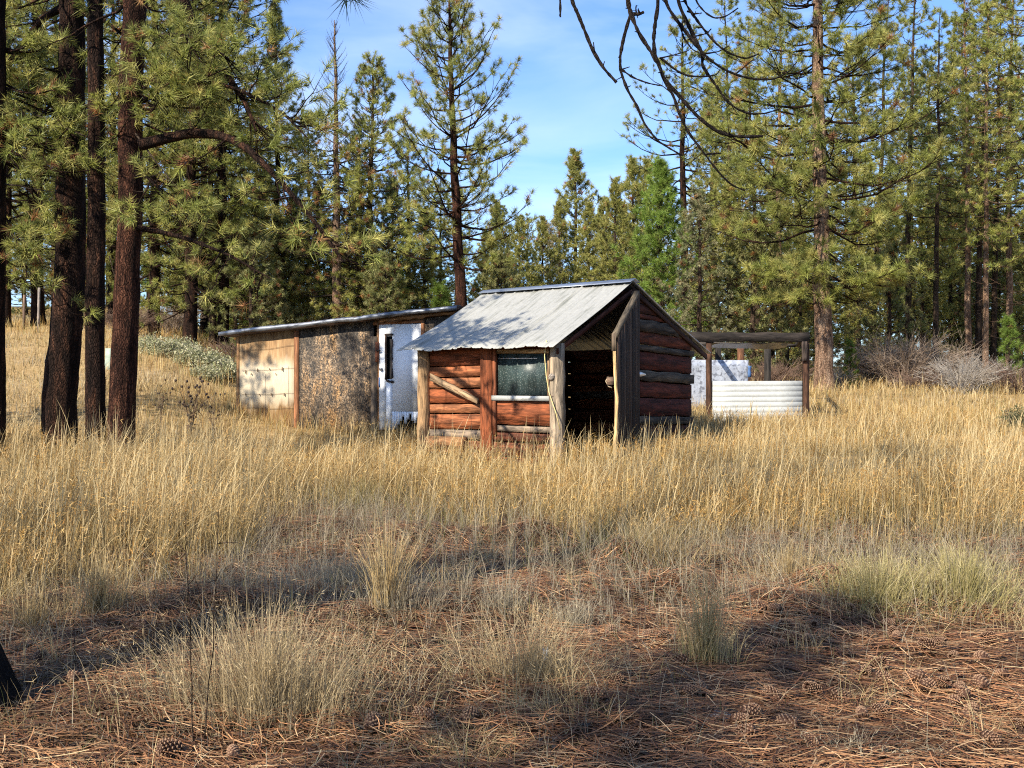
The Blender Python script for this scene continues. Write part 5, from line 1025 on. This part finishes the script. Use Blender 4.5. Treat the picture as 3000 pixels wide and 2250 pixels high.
for i, t in enumerate(s):
    c = ce+h*(Ln*(t-.5))[:, None]+la*(bow*4*t*(1-t))[:, None]; zz_ = zg(c[:, 0], c[:, 1])+.006+lift+tilt*(t-.5)*Ln*2
    for j, sg in ((0, -1), (1, 1)): V[:, 2*i+j, :2] = c+la*(sg*wdt)[:, None]; V[:, 2*i+j, 2] = zz_+sg*.0006
b = np.arange(n)[:, None]*8; T = np.array([0, 1, 3, 2, 2, 3, 5, 4, 4, 5, 7, 6]); F = (b+T[None]).reshape(-1, 4)
pal = np.array([(.42, .20, .095), (.54, .30, .15), (.28, .12, .055), (.66, .45, .26), (.15, .07, .04), (.46, .23, .11)]); c = pal[rng.randint(6, size=n)]*rng.uniform(.5, 1.2, (n, 1)); c *= (.35+1.1*vnoise(x*2.5, y*2.5, 63))[:, None]*np.where(big, rng.uniform(.8, 1.45, n), .60)[:, None]
nb_ = 9000; xb, yb = scatter(rng, nb_, 2.8, 11, .62, -.8); nb_ = len(xb); ab = rng.rand(nb_)*6.28; lb = rng.uniform(.008, .035, nb_)*np.where(rng.rand(nb_) < .06, 3, 1); wb = np.minimum(lb*.5, .012)*rng.uniform(.4, 1, nb_); hb = np.stack([np.cos(ab), np.sin(ab)], 1); sb_ = np.stack([-hb[:, 1], hb[:, 0]], 1); zb_ = zg(xb, yb)+rng.uniform(.008, .035, nb_); VB_ = np.zeros((nb_, 8, 3))
for i, (fx, fy) in enumerate(((-1, -1), (-1, 1), (-.3, -1.2), (-.3, 1.1), (.4, -.9), (.4, 1.2), (1, -.6), (1, .5))): VB_[:, i, :2] = np.stack([xb, yb], 1)+hb*(lb*fx)[:, None]+sb_*(wb*fy)[:, None]; VB_[:, i, 2] = zb_+rng.normal(0, .004, nb_)
cb_ = np.array([(.10, .06, .04), (.05, .035, .028), (.22, .17, .13), (.30, .16, .09), (.035, .03, .03)])[rng.randint(5, size=nb_)]
V = np.concatenate([V, VB_]); F = np.concatenate([F, (np.arange(n, n+nb_)[:, None]*8+T[None]).reshape(-1, 4)]); c = np.concatenate([c, cb_])
tag(link('needle_litter', mesh('needle_litter', V.reshape(-1, 3), F, M_LITTER, np.clip(np.repeat(c, 8, 0), 0, 1))), 'fallen rust brown pine needles covering the foreground', kind='stuff')

# ------------------------------------------------------------------ pine cones and scraps
def cone_mesh(seed, closed=0.0):
    rng = R(seed); mb = MB(); n = 84; L = .095; ga = 2.39996
    body = [(0, .010), (.08, .022), (.3, .026), (.6, .020), (.85, .010), (1, .003)]
    mb.tube([np.array([0, 0, t*L]) for t, r in body], [r for t, r in body], 8, (.05, .025, .014))
    for k in range(n):
        t = (k+.5)/n; a = k*ga; r = .034*math.sin(PI*(.12+.80*t))**.8*(1-.25*closed)+.004; z0 = t*L; out = np.array([math.cos(a), math.sin(a), 0]); lat = np.array([-out[1], out[0], 0]); up = Z*(.55+.6*t)+out*(.8-.5*closed)
        up /= np.linalg.norm(up); b0 = out*.012+Z*(z0-.004); e = b0+up*(r*.95); w = .0085*(1.05-.45*t); th = np.cross(lat, up)*.0022
        c = np.array((.075, .036, .022))*rng.uniform(.7, 1.25)
        mb.loft([[b0-lat*w*.5, b0+lat*w*.5, b0+lat*w*.5+th, b0-lat*w*.5+th], [e-lat*w-up*.005, e+lat*w-up*.005, e+lat*w+th*1.6-up*.005, e-lat*w+th*1.6-up*.005]], c)
        mb.loft([[e-lat*w-up*.0048, e+lat*w-up*.0048, e+lat*w+th*1.7-up*.0048, e-lat*w+th*1.7-up*.0048], [e-lat*w*.35+up*.003, e+lat*w*.35+up*.003, e+lat*w*.35+th*2+up*.002, e-lat*w*.35+th*2+up*.002]], np.array((.20, .125, .08))*rng.uniform(.8, 1.2))
    V = np.concatenate(mb.V); V -= np.array([0, 0, L*.5]); return mesh('pine_cone', V, mb.F, M_LEAF_C, np.concatenate(mb.C), mb.UV)
M_LEAF_C = mat_leaf('cone_scales', .0, .65)
cones = [cone_mesh(1), cone_mesh(2, .6)]
z6 = [(540, 460), (630, 450), (660, 325), (770, 345), (850, 325), (810, 405), (1365, 370), (1385, 395), (1590, 455), (1660, 430), (1985, 405), (1755, 525), (1940, 545), (1170, 385), (1270, 580), (1190, 625), (1290, 670), (1500, 660), (1580, 720), (1690, 705), (1820, 780), (1790, 745), (1935, 715), (125, 745), (585, 790), (845, 750), (435, 905), (365, 950), (685, 980), (1160, 905), (1280, 895), (830, 1100), (410, 1040), (1860, 900), (1990, 1080), (2190, 990), (1750, 840), (2070, 650), (1015, 795), (40, 760), (500, 200), (600, 210), (1080, 215), (1330, 300), (2120, 185), (1530, 180), (700, 395)]
z5 = [(1630, 375), (1745, 370), (1975, 395), (2090, 390), (1650, 780), (1780, 690), (1980, 545), (2190, 560), (540, 920), (820, 940), (2060, 680), (200, 980), (1870, 1150), (60, 230), (1130, 150), (1020, 360), (1240, 215)]
z4 = [(1105, 1145), (1510, 1180), (250, 540), (2130, 175), (470, 675), (905, 320)]
CP = [(2000+.452*a, 1700+.452*b) for a, b in z6]+[(1000+.452*a, 1700+.452*b) for a, b in z5]+[(.452*a, 1700+.452*b) for a, b in z4]
rng = R(701)
for k, (px, py) in enumerate(CP):
    g_ = onground(px, py+12); o = link('pine_cone', cones[k % 2], None, (g_[0], g_[1], g_[2]+.052)); o.rotation_euler = (math.radians(rng.uniform(60, 115)), rng.uniform(-.3, .3), rng.rand()*6.28); s = rng.uniform(.78, 1.02); o.scale = (s, s, s)
    tag(o, 'open brown pine cone lying on the fallen needles', 'pine cone', 'pine cones on the needle litter')
def rock(name, px, py, size, mat, lab, cat, seed, jag=.25, dz=.3):
    rng = R(seed); g_ = onground(px, py); mb = MB(); n = 9; pts = np.linspace(-1, 1, n)
    rings = []
    for t in pts: rings.append([np.array([t*size[0], math.cos(q)*size[1]*math.sqrt(max(.05, 1-t*t))*(1+rng.uniform(-jag, jag)), (math.sin(q)*math.sqrt(max(.05, 1-t*t))+dz)*size[2]*(1+rng.uniform(-jag, jag))]) for q in np.arange(9)*2*PI/9])
    mb.loft(rings, (1, 1, 1)); o = mb.build(name, mat, None); o.location = g_; o.rotation_euler = (0, 0, rng.uniform(-.4, .4)); return tag(o, lab, cat)
rock('charred_log', 470, 2140, (.085, .04, .035), BK_BURNT, 'short charred black chunk of wood on the needles', 'wood', 1).rotation_euler = (0, -.1, .5)
rock('stone', 2110, 2110, (.06, .045, .028), M_STONE, 'grey flat stone among the front pine cones', 'stone', 2)
rock('bark_chip', 1125, 2055, (.035, .02, .012), M_STONE, 'small pale grey bark chip on the needles', 'bark', 3)
rock('fallen_stick', 2560, 1740+40, (.22, .02, .018), BK_DEAD, 'pale broken stick by the needle mound', 'wood', 4)
rock('burnt_stick', 1230, 1890, (.16, .035, .03), BK_BURNT, 'dark rotten wood behind the wispy straw clump', 'wood', 6)
def scrap(name, px, py, h, w, mat, lab, cat, seed, lift=.1):
    rng = R(seed); g_ = onground(px, py); n = 5; A = []
    for i in range(n):
        for j in range(n): A.append([w*(i/(n-1)-.5)*(1+rng.uniform(-.2, .2)), rng.uniform(-.015, .015), lift+h*(j/(n-1))+rng.uniform(-.012, .012)])
    A = np.array(A); B_ = A+np.array([0, .006, 0]); V = np.concatenate([A, B_]); i = (np.arange(n-1)[:, None]*n+np.arange(n-1)[None]).ravel(); F1 = np.stack([i, i+n, i+n+1, i+1], 1); F = np.concatenate([F1, F1[:, ::-1]+n*n]); return tag(link(name, mesh(name, V, F, mat), None, g_), lab, cat)
scrap('plastic_scrap', 1598, 1985, .06, .03, M_SCRAP, 'white plastic scrap caught in the wispy straw clump', 'litter', 5, .09)
scrap('blue_scrap', 2862, 1400, .12, .14, M_BLUE, 'crumpled blue plastic scrap in the tall grass', 'litter', 6, .05)
scrap('paper_scrap', 2912, 1450, .05, .05, M_SCRAP, 'small white scrap below the blue plastic', 'litter', 7, .05)
# fence posts and a painted board in the shade
for px, d, h, c, lab in ((113, 34, 1.5, (.33, .30, .27), 'pale grey fence post before the thick dark trunk'), (70, 36, 1.2, (.24, .17, .13), 'thin brown fence post beside the pale one')):
    g_ = gl(px, d); mb = MB(); mb.tube([(0, 0, -.2), (0, .01, h*.5), (.02, 0, h)], [.05, .047, .045], 7, c, .06); o = mb.build('fence_post', M_ROUGH); o.location = g_; tag(o, lab, 'post')
g_ = gl(319, 24); mb = MB(); mb.board((0, 0, -.1), (0.02, 0, .5), XX*.10, YY*.05, (1, 1, 1), 3, .05); o = mb.build('painted_board', M_MINT); o.location = g_; tag(o, 'faded mint green board seen between the clump trunks', 'board')
